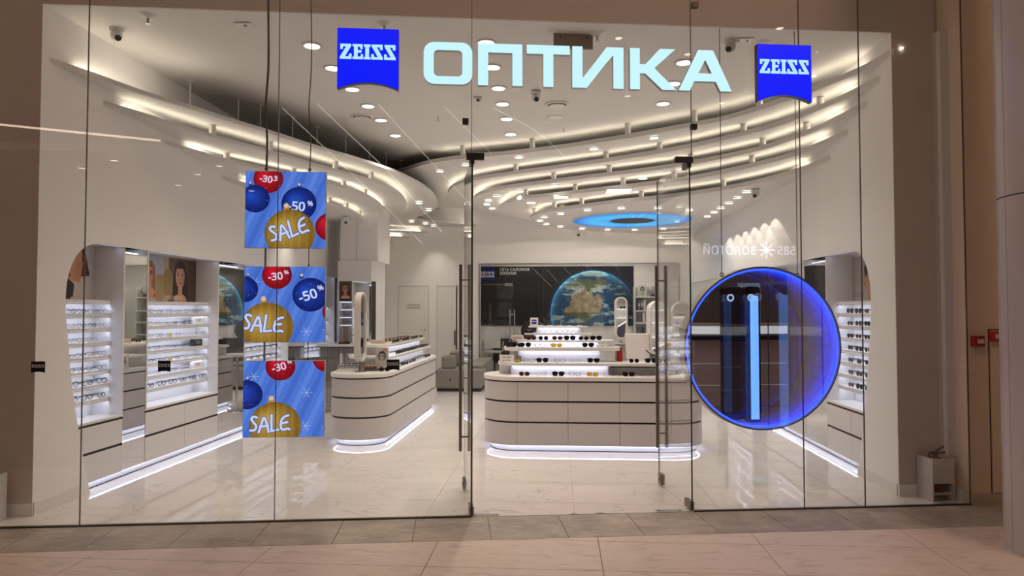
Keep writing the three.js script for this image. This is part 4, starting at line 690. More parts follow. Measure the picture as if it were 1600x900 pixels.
// framed card, tray, logo sign at the front of the left counter
{ const t = thing('photo_card', 'upright grey photo card of a man in glasses on the left counter', 'card', [-2.29, 0.895, -9.06], 0.1);
  part('card', rbox(0.165, 0.27, 0.012, 0.002).rotateX(-0.1), std([0.6, 0.54, 0.52], 0.5), t);
  part('print', new THREE.PlaneGeometry(0.155, 0.255).translate(0, 0.135, 0.0068).rotateX(-0.1), std(0xffffff, 0.5, { map: canvasTexture(256, 420, (c, W, H) => { c.fillStyle = '#b3a7a1'; c.fillRect(0, 0, W, H); c.fillStyle = '#b8746a'; c.fillRect(W * 0.58, H * 0.02, W * 0.3, H * 0.14); c.fillStyle = '#d8d0cc'; c.beginPath(); c.moveTo(W * 0.1, H); c.lineTo(W * 0.32, H * 0.7); c.lineTo(W * 0.75, H * 0.7); c.lineTo(W * 0.95, H); c.fill(); face(c, W * 0.5, H * 0.42, H * 0.4, { hair: '#2a2523', skin: '#b5aaa3', cheek: '#8d827c', lips: '#7a6a64', frame: '#26211f', lw: 0.03 }); }) }), t);
  part('easel', rbox(0.1, 0.1, 0.05, 0.002, 0, 0, -0.05), M.plastic, t); }
{ const t = thing('display_tray', 'dark tray with copper coloured case lying on the left counter', 'tray', [-2.36, 0.8775, -8.93], 0.15); part('tray', rbox(0.27, 0.02, 0.14, 0.006), std([0.06, 0.045, 0.04], 0.3), t); part('case', rbox(0.16, 0.05, 0.07, 0.02, -0.04, 0.02, -0.02), std([0.3, 0.14, 0.1], 0.35), t); }
[[-2.33, 0.0], [-2.2, 0.3]].forEach(([x, a], i) => spectacles([x, 0.8775 + (i ? 0 : 0.021), -8.87 + i * 0.04], a, i ? 'black sunglasses lying beside the dark tray on the left counter' : 'black eyeglasses lying on the dark tray on the left counter', ...(i ? KIND.sun[0] : KIND.bold[0])));

// ---------- display column and desk behind the left counter ----------
{
  const t = thing('display_column', 'white square column clad with shelves, poster and a mirror behind the left counter', 'column', [-3.67, 0, -12.5]);
  part('core', span(-0.31, 0.31, 0.05, 2.18, -1.0, -0.32), M.wall, t);
  part('header', span(-0.31, 0.31, 2.18, 2.545, -1.0, 0), M.top, t);
  part('shaft', span(-0.28, 0.41, 2.545, CEIL, -0.95, -0.05), M.wall, t);
  part('shaft_joint', span(0.02, 0.024, 2.545, CEIL, -0.05, -0.047), M.gap, t);
  part('side_panel', span(-0.31, -0.285, 0.05, 2.18, -0.32, 0), M.white, t); part('side_panel', span(-0.05, -0.03, 0.05, 2.18, -0.32, 0), M.white, t);
  part('mirror', span(-0.03, 0.31, 0.05, 2.18, -0.012, 0), M.mirror, t); part('mirror_backing', span(-0.03, 0.31, 0.05, 2.18, -0.32, -0.0125), M.gap, t);
  part('picture', span(-0.285, -0.05, 1.86, 2.18, -0.02, -0.002), std(0xffffff, 0.5, { map: canvasTexture(256, 350, (c, W, H) => { c.fillStyle = '#5e4a3a'; c.fillRect(0, 0, W, H); face(c, W * 0.5, H * 0.42, H * 0.5, { hair: '#3a221a', long: 1, skin: '#c08a6c', cheek: '#955f46', lips: '#94483c', frame: '#241510', lw: 0.035 }); c.fillStyle = '#e8ded2'; c.font = 'bold 30px sans-serif'; c.textAlign = 'center'; c.fillText('EMPORIO', W / 2, H * 0.94); }) }), t);
  for (const y of [1.8, 1.66, 1.52, 1.38, 0.9, 0.6]) { const s = part('shelf', span(-0.285, -0.05, y, y + 0.022, -0.3, -0.03), M.top, t); part('light_strip', span(-0.28, -0.055, y - 0.006, y, -0.1, -0.088), M.led, s); }
  const l = new THREE.RectAreaLight(lin(COLD), 5, 0.22, 0.014); l.rotation.x = -Math.PI / 2; l.position.set(-0.167, 1.79, -0.094); t.add(l);
}
[-3.9, -3.86, -3.82, -3.77].forEach((x, i) => { const t = thing('glasses_chain', `hanging glasses chains on the display column, ${ORD[i]} strand from the left`, 'chain', [x, 0.93, -12.56], 0, 'glasses chains on the display column'); part('strand', cyl(0.011, 0.42, 0, 0, 0, 0.011, 8), std(i % 3 ? [0.5, 0.27, 0.1] : [0.7, 0.6, 0.5], 0.5), t); part('hook', cyl(0.004, 0.05, 0, 0.42, 0), M.steel, t); });
[1.683, 1.543, 1.403].forEach((y, i) => spectacles([-3.84, y, -12.62], 0, `small dark eyeglasses on the display column, ${ORD[i]} shelf from the top`, ...KIND.thin[i]));
{ // white desk with rounded end
  const t = thing('desk', 'white rounded desk with thin dark edge between the left counter and the wall cabinets', 'desk', [-3.72, 0, -12.02]);
  part('desktop', prism(stadium(-0.45, 0.42, -0.36, 0.3, 0.28, 10), 1.035, 0.04, 0.004), M.top, t); part('edge_band', prism(stadium(-0.44, 0.41, -0.35, 0.29, 0.28, 10), 1.02, 0.015), M.gap, t);
  for (let i = 0; i < 14; i++) part('slat', cyl(0.024, 0.96, -0.36 + i * 0.049, 0.06, 0.1, 0.024, 10), M.counter, t);
  part('base', prism(stadium(-0.4, 0.3, -0.3, 0.13, 0.1, 6), 0, 0.06), M.counter, t); part('body', span(-0.38, 0.28, 0.06, 1.02, -0.3, 0.08), M.counter, t);
}
{ const t = thing('card_terminal', 'flat black payment terminal lying on the white desk', 'terminal', [-3.66, 1.0755, -11.88], 0.2); part('body', rbox(0.19, 0.03, 0.1, 0.008), M.black, t); part('screen', rbox(0.1, 0.012, 0.08, 0.003, 0.03, 0.03, 0), std([0.05, 0.05, 0.06], 0.15), t); }
{ const t = thing('monitor', 'white tilted screen stand on the white desk beside the column', 'monitor', [-3.46, 1.0755, -12.1], 0.3); part('screen', rbox(0.03, 0.2, 0.2, 0.006).rotateZ(-0.35).translate(0, 0.02, 0), M.plastic, t); part('base', rbox(0.12, 0.012, 0.16, 0.004), M.plastic, t); }
{ const t = thing('tub_chair', 'grey upholstered tub chair half hidden behind the sale screens', 'chair', [-3.9, 0, -11.3], 0.4); part('shell', new THREE.CylinderGeometry(0.3, 0.25, 0.4, 24, 1, true, 0.4, 4.6).translate(0, 0.67, 0), std([0.2, 0.19, 0.18], 0.9, { side: THREE.DoubleSide }), t); part('seat', cyl(0.27, 0.1, 0, 0.4, 0, 0.27, 24), M.fabric, t); part('pole', cyl(0.03, 0.4, 0, 0, 0), M.steel, t); part('foot', cyl(0.2, 0.02, 0, 0, 0, 0.19, 24), M.steel, t); }
{ const t = thing('stool', 'white round stool seat beside the ribbed desk', 'stool', [-3.25, 0, -11.3]); part('seat', cyl(0.16, 0.04, 0, 0.9, 0, 0.17, 24), M.top, t); part('pole', cyl(0.02, 0.9, 0, 0, 0), M.steel, t); part('foot', cyl(0.16, 0.02, 0, 0, 0, 0.15, 24), M.steel, t); }
// boxes on shelving left of the column
{ const t = thing('storage_shelf', 'white storage shelving with stacked boxes left of the display column', 'shelf', [-4.62, 0, -14.2]);
  part('frame', merge([span(-0.02, 0.0, 0, 2.2, -0.3, 0.0), span(0.36, 0.38, 0, 2.2, -0.3, 0), span(0.74, 0.76, 0, 2.2, -0.3, 0), span(-0.02, 0.76, 0, 2.2, -0.32, -0.3)]), M.white, t);
  for (let i = 0; i < 6; i++) part('shelf', span(0, 0.74, 0.3 + i * 0.34, 0.32 + i * 0.34, -0.3, 0), M.white, t); }
for (let i = 0; i < 5; i++) for (let j = 0; j < 2; j++) { const t = thing('storage_box', `beige storage box on the shelving, ${ORD[4 - i]} shelf from the top, ${j ? 'right' : 'left'} bay`, 'box', [-4.43 + j * 0.38, 0.3205 + i * 0.34, -14.34], 0, 'boxes on the storage shelving'); part('body', rbox(0.3, 0.24, 0.24, 0.004), std([0.52, 0.46, 0.42], 0.7), t); part('label', box(0.1, 0.05, 0.002, 0, 0.1, 0.121), M.plastic, t); }

// ---------- sofa ----------
{
  const t = thing('modular_sofa', 'grey fabric modular bench sofa with cube backs near the doors', 'sofa', [-2.5, 0, -14.25]);
  part('base', rbox(0.96, 0.4, 0.9, 0.05, 0.48, 0.06, -0.45), M.fabric, t); part('base', rbox(0.96, 0.42, 1.5, 0.05, 0.5, 0.06, -1.66), M.fabric, t); part('seat', rbox(0.34, 0.1, 2.2, 0.04, 0.78, 0.44, -1.25), M.fabric, t);
  part('back_cushion', rbox(0.29, 0.27, 0.26, 0.05, 0.26, 0.455, -0.18), M.fabric, t); part('back_cushion', rbox(0.26, 0.3, 1.1, 0.05, 0.3, 0.47, -1.3), M.fabric, t);
  part('plinth', merge([box(0.9, 0.06, 0.84, 0.48, 0, -0.47), box(0.9, 0.06, 1.4, 0.5, 0, -1.66)]), M.gap, t);
  const so = part('socket', rbox(0.085, 0.085, 0.008, 0.002, 0.31, 0.2, 0.004), std([0.3, 0.28, 0.26], 0.4), t, 'small square grey power socket'); part('hole', cyl(0.026, 0.004).rotateX(Math.PI / 2).translate(0.31, 0.243, 0.009), M.gap, so);
}

// ---------- consulting room behind the glass partition ----------
const earthTex = canvasTexture(2048, 793, (c, W, H) => {
  const g = c.createLinearGradient(0, 0, W, 0); g.addColorStop(0, '#0c0b0f'); g.addColorStop(0.55, '#090e18'); g.addColorStop(1, '#0a1228'); c.fillStyle = g; c.fillRect(0, 0, W, H);
  const r = rng(11); for (let i = 0; i < 420; i++) { c.fillStyle = `rgba(190,205,230,${0.1 + r() * 0.4})`; c.beginPath(); c.arc(r() * W, r() * H, 0.6 + r() * 1.6, 0, 7); c.fill(); }
  const ex = W * 0.739, ey = H * 0.79, R = H * 0.715;
  const halo = c.createRadialGradient(ex, ey, R * 0.96, ex, ey, R * 1.1); halo.addColorStop(0, 'rgba(90,190,235,0.85)'); halo.addColorStop(0.3, 'rgba(40,120,190,0.4)'); halo.addColorStop(1, 'rgba(20,60,120,0)'); c.fillStyle = halo; c.fillRect(0, 0, W, H);
  const x0 = Math.floor(ex - R), y0 = Math.floor(ey - R), n = Math.ceil(R * 2), img = c.getImageData(Math.max(0, x0), Math.max(0, y0), Math.min(W - x0, n), Math.min(H - y0, n)), d = img.data;
  for (let j = 0; j < img.height; j++) for (let i = 0; i < img.width; i++) {
    const u = (i + Math.max(0, x0) - ex) / R, v = (j + Math.max(0, y0) - ey) / R, q = u * u + v * v; if (q > 1) continue;
    const w = Math.sqrt(1 - q), k = (j * img.width + i) * 4, px = u * 1.6 + 3, py = v * 1.6 + 3;
    let col = [24, 78, 118]; const n1 = fbm(px * 3, py * 3, 4, 5);
    const af = Math.hypot((u + 0.22) / 0.42, (v + 0.16) / 0.36) + (n1 - 0.5) * 0.9, ar = Math.hypot((u - 0.08) / 0.16, (v + 0.26) / 0.16) + (n1 - 0.5) * 0.8, eu = Math.hypot((u + 0.1) / 0.55, (v + 0.66) / 0.18) + (n1 - 0.5) * 1.3, pole = Math.hypot(u / 0.3, (v + 0.93) / 0.07) + (n1 - 0.5);
    if (af < 1 || ar < 0.9) { const s = fbm(px * 8, py * 8, 15, 4); col = [140 + s * 60, 118 + s * 50, 92 + s * 40]; if (v > -0.02 && af < 1) col = [88, 96, 62]; } else if (eu < 0.9) col = [108, 110, 78];
    if (pole < 1) col = [205, 200, 180];
    const cl = fbm(px * 4 + fbm(px * 3, py * 5, 33, 3) * 2, py * 7, 50, 5), m = Math.max(0, Math.min(1, (cl - 0.5) * 5)) * (af < 0.8 ? 0.3 : 0.85); col = col.map((a) => a + (225 - a) * m);
    const rim = Math.pow(q, 7), night = Math.max(0.12, Math.min(1, 1.1 - (u - 0.35) * 1.25)), sh = (0.5 + 0.5 * w) * night; col = [col[0] * sh * 0.95 + 60 * rim * night, col[1] * sh * 1.0 + 140 * rim * night, col[2] * sh * 1.02 + 180 * rim * night];
    for (let b = 0; b < 3; b++) d[k + b] = Math.min(255, col[b]);
  }
  c.putImageData(img, Math.max(0, x0), Math.max(0, y0));
  c.fillStyle = '#1a1f6e'; c.fillRect(0, H * 0.0, W * 0.1, H * 0.24); logoText(c, -W * 0.004, H * 0.09, W * 0.1, H * 0.085, '#d4d4da');
  c.fillStyle = '#d0cecc'; c.font = 'bold 54px sans-serif'; c.textAlign = 'left'; c.textBaseline = 'middle'; c.fillText('СЕТЬ САЛОНОВ', W * 0.128, H * 0.05, W * 0.215); c.fillText('ОПТИКИ', W * 0.128, H * 0.115, W * 0.12);
});
{
  const t = thing('wall_mural', 'large dark wall picture of planet earth with white lettering in the rear room', 'mural', [-2.02, 1.255, -18.18]);
  const w = 3.95, h = 1.53;
  part('panel', box(w, h, 0.03, w / 2, 0, 0.0), M.black, t); part('print', new THREE.PlaneGeometry(w, h).translate(w / 2, h / 2, 0.0155), std(0xffffff, 0.7, { map: earthTex }), t);
  for (const x of [0.78, 1.56, 2.34, 3.12]) part('panel_joint', box(0.004, h, 0.003, x, 0, 0.0165), M.gap, t);
}
{ // partition of glass with its own door
  const t = thing('glass_partition', 'clear glass partition with a pull-handle door in front of the planet picture', 'partition', [OX0, 0, BACK - 0.08]);
  const w = OX1 - OX0, js = [0, 0.62, 1.55, 2.5, 3.4, w];
  for (let i = 1; i < js.length; i++) part('pane', span(js[i - 1] + 0.003, js[i] - 0.003, 0.005, OY - 0.04, -0.005, 0.005), M.glass, t);
  part('joint', merge(js.slice(1, -1).map((x) => box(0.006, OY - 0.045, 0.012, x, 0.005, 0))), M.seal, t);
  part('header_rail', span(0, 0.63, 2.28, 2.295, -0.008, 0.008), M.seal, t);
  part('corner_patch', rbox(0.19, 0.07, 0.03, 0.003, 0.7, 2.25, 0), M.steel, t);
  for (const x of [0.735, 0.85]) part('handle', cyl(0.014, 0.95, x, 0.72, 0.06), M.steel, t); part('standoff', merge([0.82, 1.55].map((y) => rod([0.735, y, 0.06], [0.85, y, 0.06], 0.008))), M.steel, t);
}
{ const l = new THREE.RectAreaLight(lin(WARM), 4, 3.6, 0.2); l.rotation.x = -Math.PI / 2; l.position.set(0, -0.003, 0); const t = thing('linear_ceiling_lamp', 'added unseen flat ceiling lamp over the rear room, hidden above the opening', 'ceiling light', [0.4, 2.9, -17.65]); part('diffuser', box(3.6, 0.015, 0.2, 0, 0, 0), M.lamp, t); part('housing', box(3.64, 0.015, 0.24, 0, 0.0155, 0), M.white, t); t.add(l); }  // lamp added to light the rear room and its wall picture
{ const t = thing('office_chair', 'white ribbed office chair with steel frame behind the glass partition', 'chair', [-1.62, 0, -17.36]);
  part('back', rbox(0.4, 0.42, 0.03, 0.012, 0, 0.72, 0), std([0.7, 0.68, 0.64], 0.5), t); for (let i = 0; i < 7; i++) part('rib', rbox(0.39, 0.006, 0.008, 0.002, 0, 0.76 + i * 0.052, 0.016), std([0.6, 0.58, 0.55], 0.5), t);
  part('seat', rbox(0.42, 0.04, 0.42, 0.012, 0, 0.6, -0.24), std([0.7, 0.68, 0.64], 0.5), t); for (const s of [-1, 1]) part('armrest', tube([[s * 0.24, 0.64, 0.0], [s * 0.26, 0.86, 0], [s * 0.26, 0.88, -0.2], [s * 0.24, 0.64, -0.3]], 0.012), M.steel, t);
  for (const [x, z] of [[-0.18, 0], [0.18, 0], [-0.18, -0.42], [0.18, -0.42]]) part('leg', cyl(0.014, 0.6, x, 0, z), M.steel, t); }
{ const t = thing('desk', 'black desk behind the glass partition', 'desk', [-0.6, 0, -18.0]); part('desktop', rbox(2.1, 0.03, 0.3, 0.004, 0, 0.9, 0), M.black, t); part('side', span(-1.05, -1.01, 0, 0.9, -0.14, 0.14), M.black, t); part('side', span(1.01, 1.05, 0, 0.9, -0.14, 0.14), M.black, t); part('modesty_panel', span(-1.01, 1.01, 0.3, 0.9, -0.1, -0.08), M.black, t); }
{ const t = thing('office_chair', 'black office chair with a rounded back behind the large counter', 'chair', [-0.62, 0, -17.4]); part('back', new THREE.SphereGeometry(0.3, 24, 12).scale(1, 0.9, 0.22).translate(0, 1.15, 0), M.black, t); part('seat', rbox(0.46, 0.09, 0.38, 0.03, 0, 0.62, -0.24), M.black, t); part('pole', cyl(0.03, 0.56, 0, 0.06, -0.24), M.steel, t); part('foot', merge([0, 1, 2, 3, 4].map((i) => rod([0, 0.07, -0.24], [Math.sin(i * 1.257) * 0.2, 0.03, -0.24 + Math.cos(i * 1.257) * 0.2], 0.018))), M.steel, t); }
{ const t = thing('shelf_unit', 'white open shelf unit right of the planet picture', 'shelf', [2.12, 0, -17.95]);
  part('side', span(-0.21, -0.18, 0, 2.25, -0.2, 0.12), M.white, t); part('side', span(0.42, 0.45, 0, 2.25, -0.2, 0.12), M.white, t); part('back', span(-0.21, 0.45, 0, 2.25, -0.22, -0.2), std([0.5, 0.49, 0.47], 0.6), t);
  for (const y of [0.3, 0.75, 1.0, 1.32, 1.62, 1.97]) part('shelf', span(-0.18, 0.42, y, y + 0.03, -0.2, 0.12), M.white, t); }
[[2.03, 1.651, 'dark', [0.1, 0.11, 0.13]], [2.1, 1.651, 'dark', [0.12, 0.12, 0.14]], [2.17, 1.651, 'pale', [0.6, 0.58, 0.55]], [2.15, 1.351, 'white', [0.75, 0.73, 0.7]], [2.26, 1.351, 'black', [0.03, 0.03, 0.03]]].forEach(([x, y, w, c], i) => { const t = thing('binder', `${w} binder on the shelf unit in the rear room, ${y > 1.5 ? 'upper' : 'lower'} row, ${i % 3 === 0 ? 'leftmost' : i === 1 ? 'middle' : 'rightmost'}`, 'binder', [x, y, -17.96]); part('cover', rbox(0.06, 0.25, 0.2, 0.004), std(c, 0.5), t); part('label', box(0.03, 0.08, 0.002, 0, 0.1, 0.101), M.plastic, t); });
plate('small framed black and white portrait on top of the shelf unit', [2.12, 2.001, -17.92], 0, 0.22, 0.3, 0.02, std(0xffffff, 0.5, { map: canvasTexture(180, 240, (c, W, H) => { c.fillStyle = '#c9c5c0'; c.fillRect(0, 0, W, H); face(c, W * 0.5, H * 0.42, H * 0.42, { hair: '#2a2826', skin: '#aaa49e', cheek: '#7e7974', lips: '#6a6560', frame: '#222', lw: 0.03 }); }) }), M.white, undefined, 'picture_frame', 'picture');
{ const t = thing('ornament', 'grey round ornament on the shelf unit beside the portrait', 'ornament', [2.38, 2.0, -17.93]); part('body', new THREE.SphereGeometry(0.1, 18, 12).translate(0, 0.17, 0), std([0.35, 0.34, 0.33], 0.4), t); part('stand', cyl(0.05, 0.07, 0, 0, 0, 0.04), M.darkMetal, t); }
{ const t = thing('basket', 'dark grey basket on the lower shelf of the rear shelf unit', 'basket', [2.24, 1.03, -17.95]); part('body', new THREE.CylinderGeometry(0.13, 0.1, 0.2, 20, 1, true).translate(0, 0.1, 0), std([0.12, 0.14, 0.14], 0.8, { side: THREE.DoubleSide }), t); part('base', cyl(0.11, 0.01, 0, 0, 0), M.darkMetal, t); }

// ---------- shop signs on the glass ----------
{
  const t = fthing('sign_letters', 'six big glowing white letters spelling the shop word above the entrance', 'sign', 0, 3.463, 0.03);
  const ink = new THREE.MeshStandardMaterial({ color: 0x222222, roughness: 0.4, emissive: lin([0.58, 0.92, 1]), emissiveIntensity: 1.0 }), side = std([0.42, 0.45, 0.46], 0.4);
  const H = 0.34, st = 0.081, bar = 0.072, V = (a) => new THREE.Shape(a.map(([x, y]) => new THREE.Vector2(x, y)));
  const rr = (x0, x1, y0, y1, r) => stadium(x0, x1, -y1, -y0, r, 8).map(([a, b]) => new THREE.Vector2(a, -b));
  const O = new THREE.Shape(rr(-0.357, 0.033, 0, H, 0.085)); O.holes.push(new THREE.Path(rr(-0.357 + st, 0.033 - st, bar - 0.008, H - bar + 0.008, 0.035)));
  const P = V([[0.079, 0], [0.079 + st, 0], [0.079 + st, H - bar], [0.437 - st, H - bar], [0.437 - st, 0], [0.437, 0], [0.437, H], [0.079, H]]);
  const T = V([[0.473, H], [0.473, H - bar], [0.608, H - bar], [0.608, 0], [0.69, 0], [0.69, H - bar], [0.825, H - bar], [0.825, H]]);
  const I = V([[0.846, 0], [0.965, 0], [1.12, 0.2], [1.185, 0.275], [1.185, 0], [1.27, 0], [1.27, H], [1.13, H], [0.98, 0.142], [0.93, 0.08], [0.93, H], [0.846, H]]);
  const K = V([[1.324, 0], [1.406, 0], [1.406, 0.133], [1.452, 0.133], [1.595, 0], [1.711, 0], [1.527, 0.178], [1.705, H], [1.575, H], [1.452, 0.208], [1.406, 0.208], [1.406, H], [1.324, H]]);
  const Aa = V([[1.73, 0], [1.826, 0], [1.864, 0.08], [2.046, 0.08], [2.086, 0], [2.181, 0], [2.025, H], [1.897, H]]); Aa.holes.push(new THREE.Path([[1.898, 0.146], [2.014, 0.146], [1.958, 0.262]].map(([x, y]) => new THREE.Vector2(x, y))));
  for (const s of [O, P, T, I, K, Aa]) { const l = part('letter', new THREE.ExtrudeGeometry(s, { depth: 0.042, bevelEnabled: false, curveSegments: 8 }), side, t); part('face', new THREE.ExtrudeGeometry(s, { depth: 0.004, bevelEnabled: false, curveSegments: 8 }).translate(0, 0, 0.0425), ink, l); }
  const l = new THREE.RectAreaLight(lin([0.6, 0.95, 1]), 0.3, 2.5, 0.3); l.position.set(0.91, 0.17, 0.06); l.rotation.y = Math.PI; t.add(l);
}
function flag(label, u0, u1, y0, y1, sag) {
  const w = u1 - u0, h = y1 - y0, t = fthing('logo_flag', label, 'sign', u0, y0, 0.02), s = new THREE.Shape();
  s.moveTo(0, 0); s.quadraticCurveTo(w * 0.25, sag, w / 2, sag); s.quadraticCurveTo(w * 0.75, sag, w, 0); s.lineTo(w, h); s.lineTo(0, h); s.closePath();
  part('case', new THREE.ExtrudeGeometry(s, { depth: 0.052, bevelEnabled: false, curveSegments: 12 }), M.black, t);
  const g = new THREE.ShapeGeometry(s, 14).translate(0, 0, 0.0535), uv = g.attributes.uv; for (let i = 0; i < uv.count; i++) uv.setXY(i, uv.getX(i) / w, uv.getY(i) / h);
  part('face', g, logoBlueFlag, t);
  const l = new THREE.RectAreaLight(lin([0.02, 0.05, 1]), 0.5, w, h * 0.8); l.position.set(w / 2, h / 2 + 0.03, 0.06); l.rotation.y = Math.PI; t.add(l);
}
const logoBlueFlag = new THREE.MeshStandardMaterial({ color: 0x050508, roughness: 0.35, emissive: 0xffffff, emissiveIntensity: 0.98, emissiveMap: canvasTexture(512, 512, (c, W, H) => { c.fillStyle = '#0018fa'; c.fillRect(0, 0, W, H); logoText(c, W * 0.04, H * 0.27, W * 0.93, H * 0.225, '#b4ecff'); }) });
flag('glowing blue flag logo sign left of the big letters', -1.037, -0.555, 3.405, 3.893, 0.055);
flag('glowing blue flag logo sign right of the big letters', 2.404, 2.872, 3.388, 3.872, 0.058);
[[-3.33, -3.227, 'at the far left edge'], [-2.394, -2.301, 'in front of the second left cabinet'], [-0.64, -0.541, 'in front of the long left counter']].forEach(([a, b, w]) => {
  const t = fthing('glass_sticker', 'small dark navy flag sticker on the glass ' + w, 'sticker', a, 1.172, 0.0066), W = b - a, H = 0.088, s = new THREE.Shape(); s.moveTo(0, 0); s.quadraticCurveTo(W / 2, 0.018, W, 0); s.lineTo(W, H); s.lineTo(0, H);
  const g = new THREE.ExtrudeGeometry(s, { depth: 0.0006, bevelEnabled: false }), uv = g.attributes.uv; for (let i = 0; i < uv.count; i++) uv.setXY(i, uv.getX(i) / W, uv.getY(i) / H); part('film', g, logoNavy, t);
});

// ---------- hanging sale screens ----------
function bauble(c, x, y, r, c0, c1) { const g = c.createRadialGradient(x - r * 0.35, y - r * 0.25, r * 0.1, x, y, r); g.addColorStop(0, c0); g.addColorStop(1, c1); c.fillStyle = g; c.beginPath(); c.arc(x, y, r, 0, 7); c.fill(); }
function cap(c, x, y, s, col) { c.fillStyle = col; c.fillRect(x - s * 0.5, y - s * 0.9, s, s); c.fillStyle = '#e8c4b4'; c.beginPath(); c.arc(x, y - s * 0.8, s * 0.4, 0, 7); c.fill(); c.strokeStyle = '#5a5060'; c.lineWidth = 2; c.setLineDash([5, 4]); c.beginPath(); c.arc(x + s * 0.4, y - s * 2.2, s * 1.4, 0.3, 4.6); c.stroke(); c.setLineDash([]); }
function stroke(c, text, x, y, size, rot, col) { c.save(); c.translate(x, y); c.rotate(rot); c.font = size + 'px sans-serif'; c.textAlign = 'center'; c.textBaseline = 'middle'; c.fillStyle = col; c.strokeStyle = col; c.lineWidth = size * 0.05; c.lineJoin = 'round'; c.fillText(text, 0, 0); c.strokeText(text, 0, 0); c.restore(); }
function percent(c, num, x, y, s, rot) { c.save(); c.translate(x, y); c.rotate(rot); stroke(c, num, 0, 0, s, 0, '#dfe4ff'); stroke(c, '%', s * 1.08, -s * 0.3, s * 0.55, 0, '#dfe4ff'); c.restore(); }
function saleWord(c, x, y, s, rot) { // hand-drawn capitals
  c.save(); c.translate(x, y); c.rotate(rot); c.scale(s, s); c.lineCap = c.lineJoin = 'round';
  const lines = [[[0.18, 0.12], [-0.02, 0.02], [-0.16, 0.2], [0.0, 0.42], [0.16, 0.62], [0.06, 0.88], [-0.2, 0.86]], [[0.26, 0.98], [0.42, 0.5], [0.56, 0.02], [0.72, 0.5], [0.8, 0.98]], [[0.34, 0.66], [0.78, 0.62]], [[0.98, 0.0], [0.96, 0.94], [1.34, 0.86]], [[1.9, 0.04], [1.5, 0.12], [1.46, 0.94], [1.86, 0.8], [1.96, 0.86]], [[1.5, 0.5], [1.84, 0.44]]];
  for (const [w, col] of [[0.2, '#2a3a9a'], [0.14, '#cfdcff']]) { c.lineWidth = w; c.strokeStyle = col; for (const l of lines) { c.beginPath(); c.moveTo(...l[0]); if (l.length > 4) for (let i = 1; i < l.length - 1; i++) c.quadraticCurveTo(...l[i], (l[i][0] + l[i + 1][0]) / 2, (l[i][1] + l[i + 1][1]) / 2); l.slice(l.length > 4 ? -1 : 1).forEach((p) => c.lineTo(...p)); c.stroke(); } }
  c.restore();
}
const picture = (seed, list) => canvasTexture(640, 640, (c, W, H) => {
  c.fillStyle = '#4f7ade'; c.fillRect(0, 0, W, H); const r = rng(seed);
  for (let i = -6; i < 12; i++) { c.fillStyle = i % 2 ? 'rgba(110,150,240,0.5)' : 'rgba(50,90,190,0.38)'; c.beginPath(); c.moveTo(i * 90, H); c.lineTo(i * 90 + 46, H); c.lineTo(i * 90 + 320, 0); c.lineTo(i * 90 + 280, 0); c.fill(); }
  for (let i = 0; i < 40; i++) { c.fillStyle = `rgba(225,235,255,${0.25 + r() * 0.45})`; c.beginPath(); c.arc(r() * W, r() * H, 1.5 + r() * 4, 0, 7); c.fill(); }
  for (const [x, y, s] of [[0.78, 0.42, 46], [0.77, 0.86, 44], [0.13, 0.2, 40]]) { c.strokeStyle = 'rgba(190,210,255,0.55)'; c.lineWidth = 7; for (let k = 0; k < 6; k++) { c.beginPath(); c.moveTo(W * x, H * y); c.lineTo(W * x + Math.cos(k * 1.047) * s, H * y + Math.sin(k * 1.047) * s); c.stroke(); } }
  for (const [kind, x, y, rad, opt] of list) {
    const X = x * W, Y = y * H, R = rad * W;
    if (kind === 'red') { bauble(c, X, Y, R, '#d81030', '#7c0614'); }
    if (kind === 'blue') { bauble(c, X, Y, R, '#1c4cc8', '#061a66'); cap(c, X + (opt?.cap ?? 0) * R, Y - R * 0.98, R * 0.22, '#123a8c'); }
    if (kind === 'gold') { cap(c, X - R * 0.15, Y - R * 0.97, R * 0.24, '#b98a4a'); bauble(c, X, Y, R, '#c9a348', '#7c5a1c'); for (let k = -3; k < 4; k++) { c.fillStyle = 'rgba(230,200,110,0.12)'; c.save(); c.beginPath(); c.arc(X, Y, R, 0, 7); c.clip(); c.fillRect(X + k * R * 0.3, Y - R, R * 0.13, R * 2); c.restore(); } }
    for (let k = 0; k < 14; k++) { const a = r() * 6.28, q = Math.sqrt(r()) * R * 0.9; c.fillStyle = 'rgba(230,235,255,0.6)'; c.beginPath(); c.arc(X + Math.cos(a) * q, Y + Math.sin(a) * q, 1 + r() * 2.6, 0, 7); c.fill(); }
    if (opt?.num) percent(c, opt.num, X + (opt.dx ?? 0) * R, Y + (opt.dy ?? 0) * R, R * (opt.s ?? 0.75), opt.rot ?? 0);
    if (kind === 'gold') saleWord(c, X - R * 0.62 + (opt?.dx ?? 0) * R, Y - R * 0.3 + (opt?.dy ?? 0) * R, R * 0.7, opt?.rot ?? 0);
  }
});
const screenY = [[2.146, 2.764], [1.395, 2.0], [0.646, 1.25]];
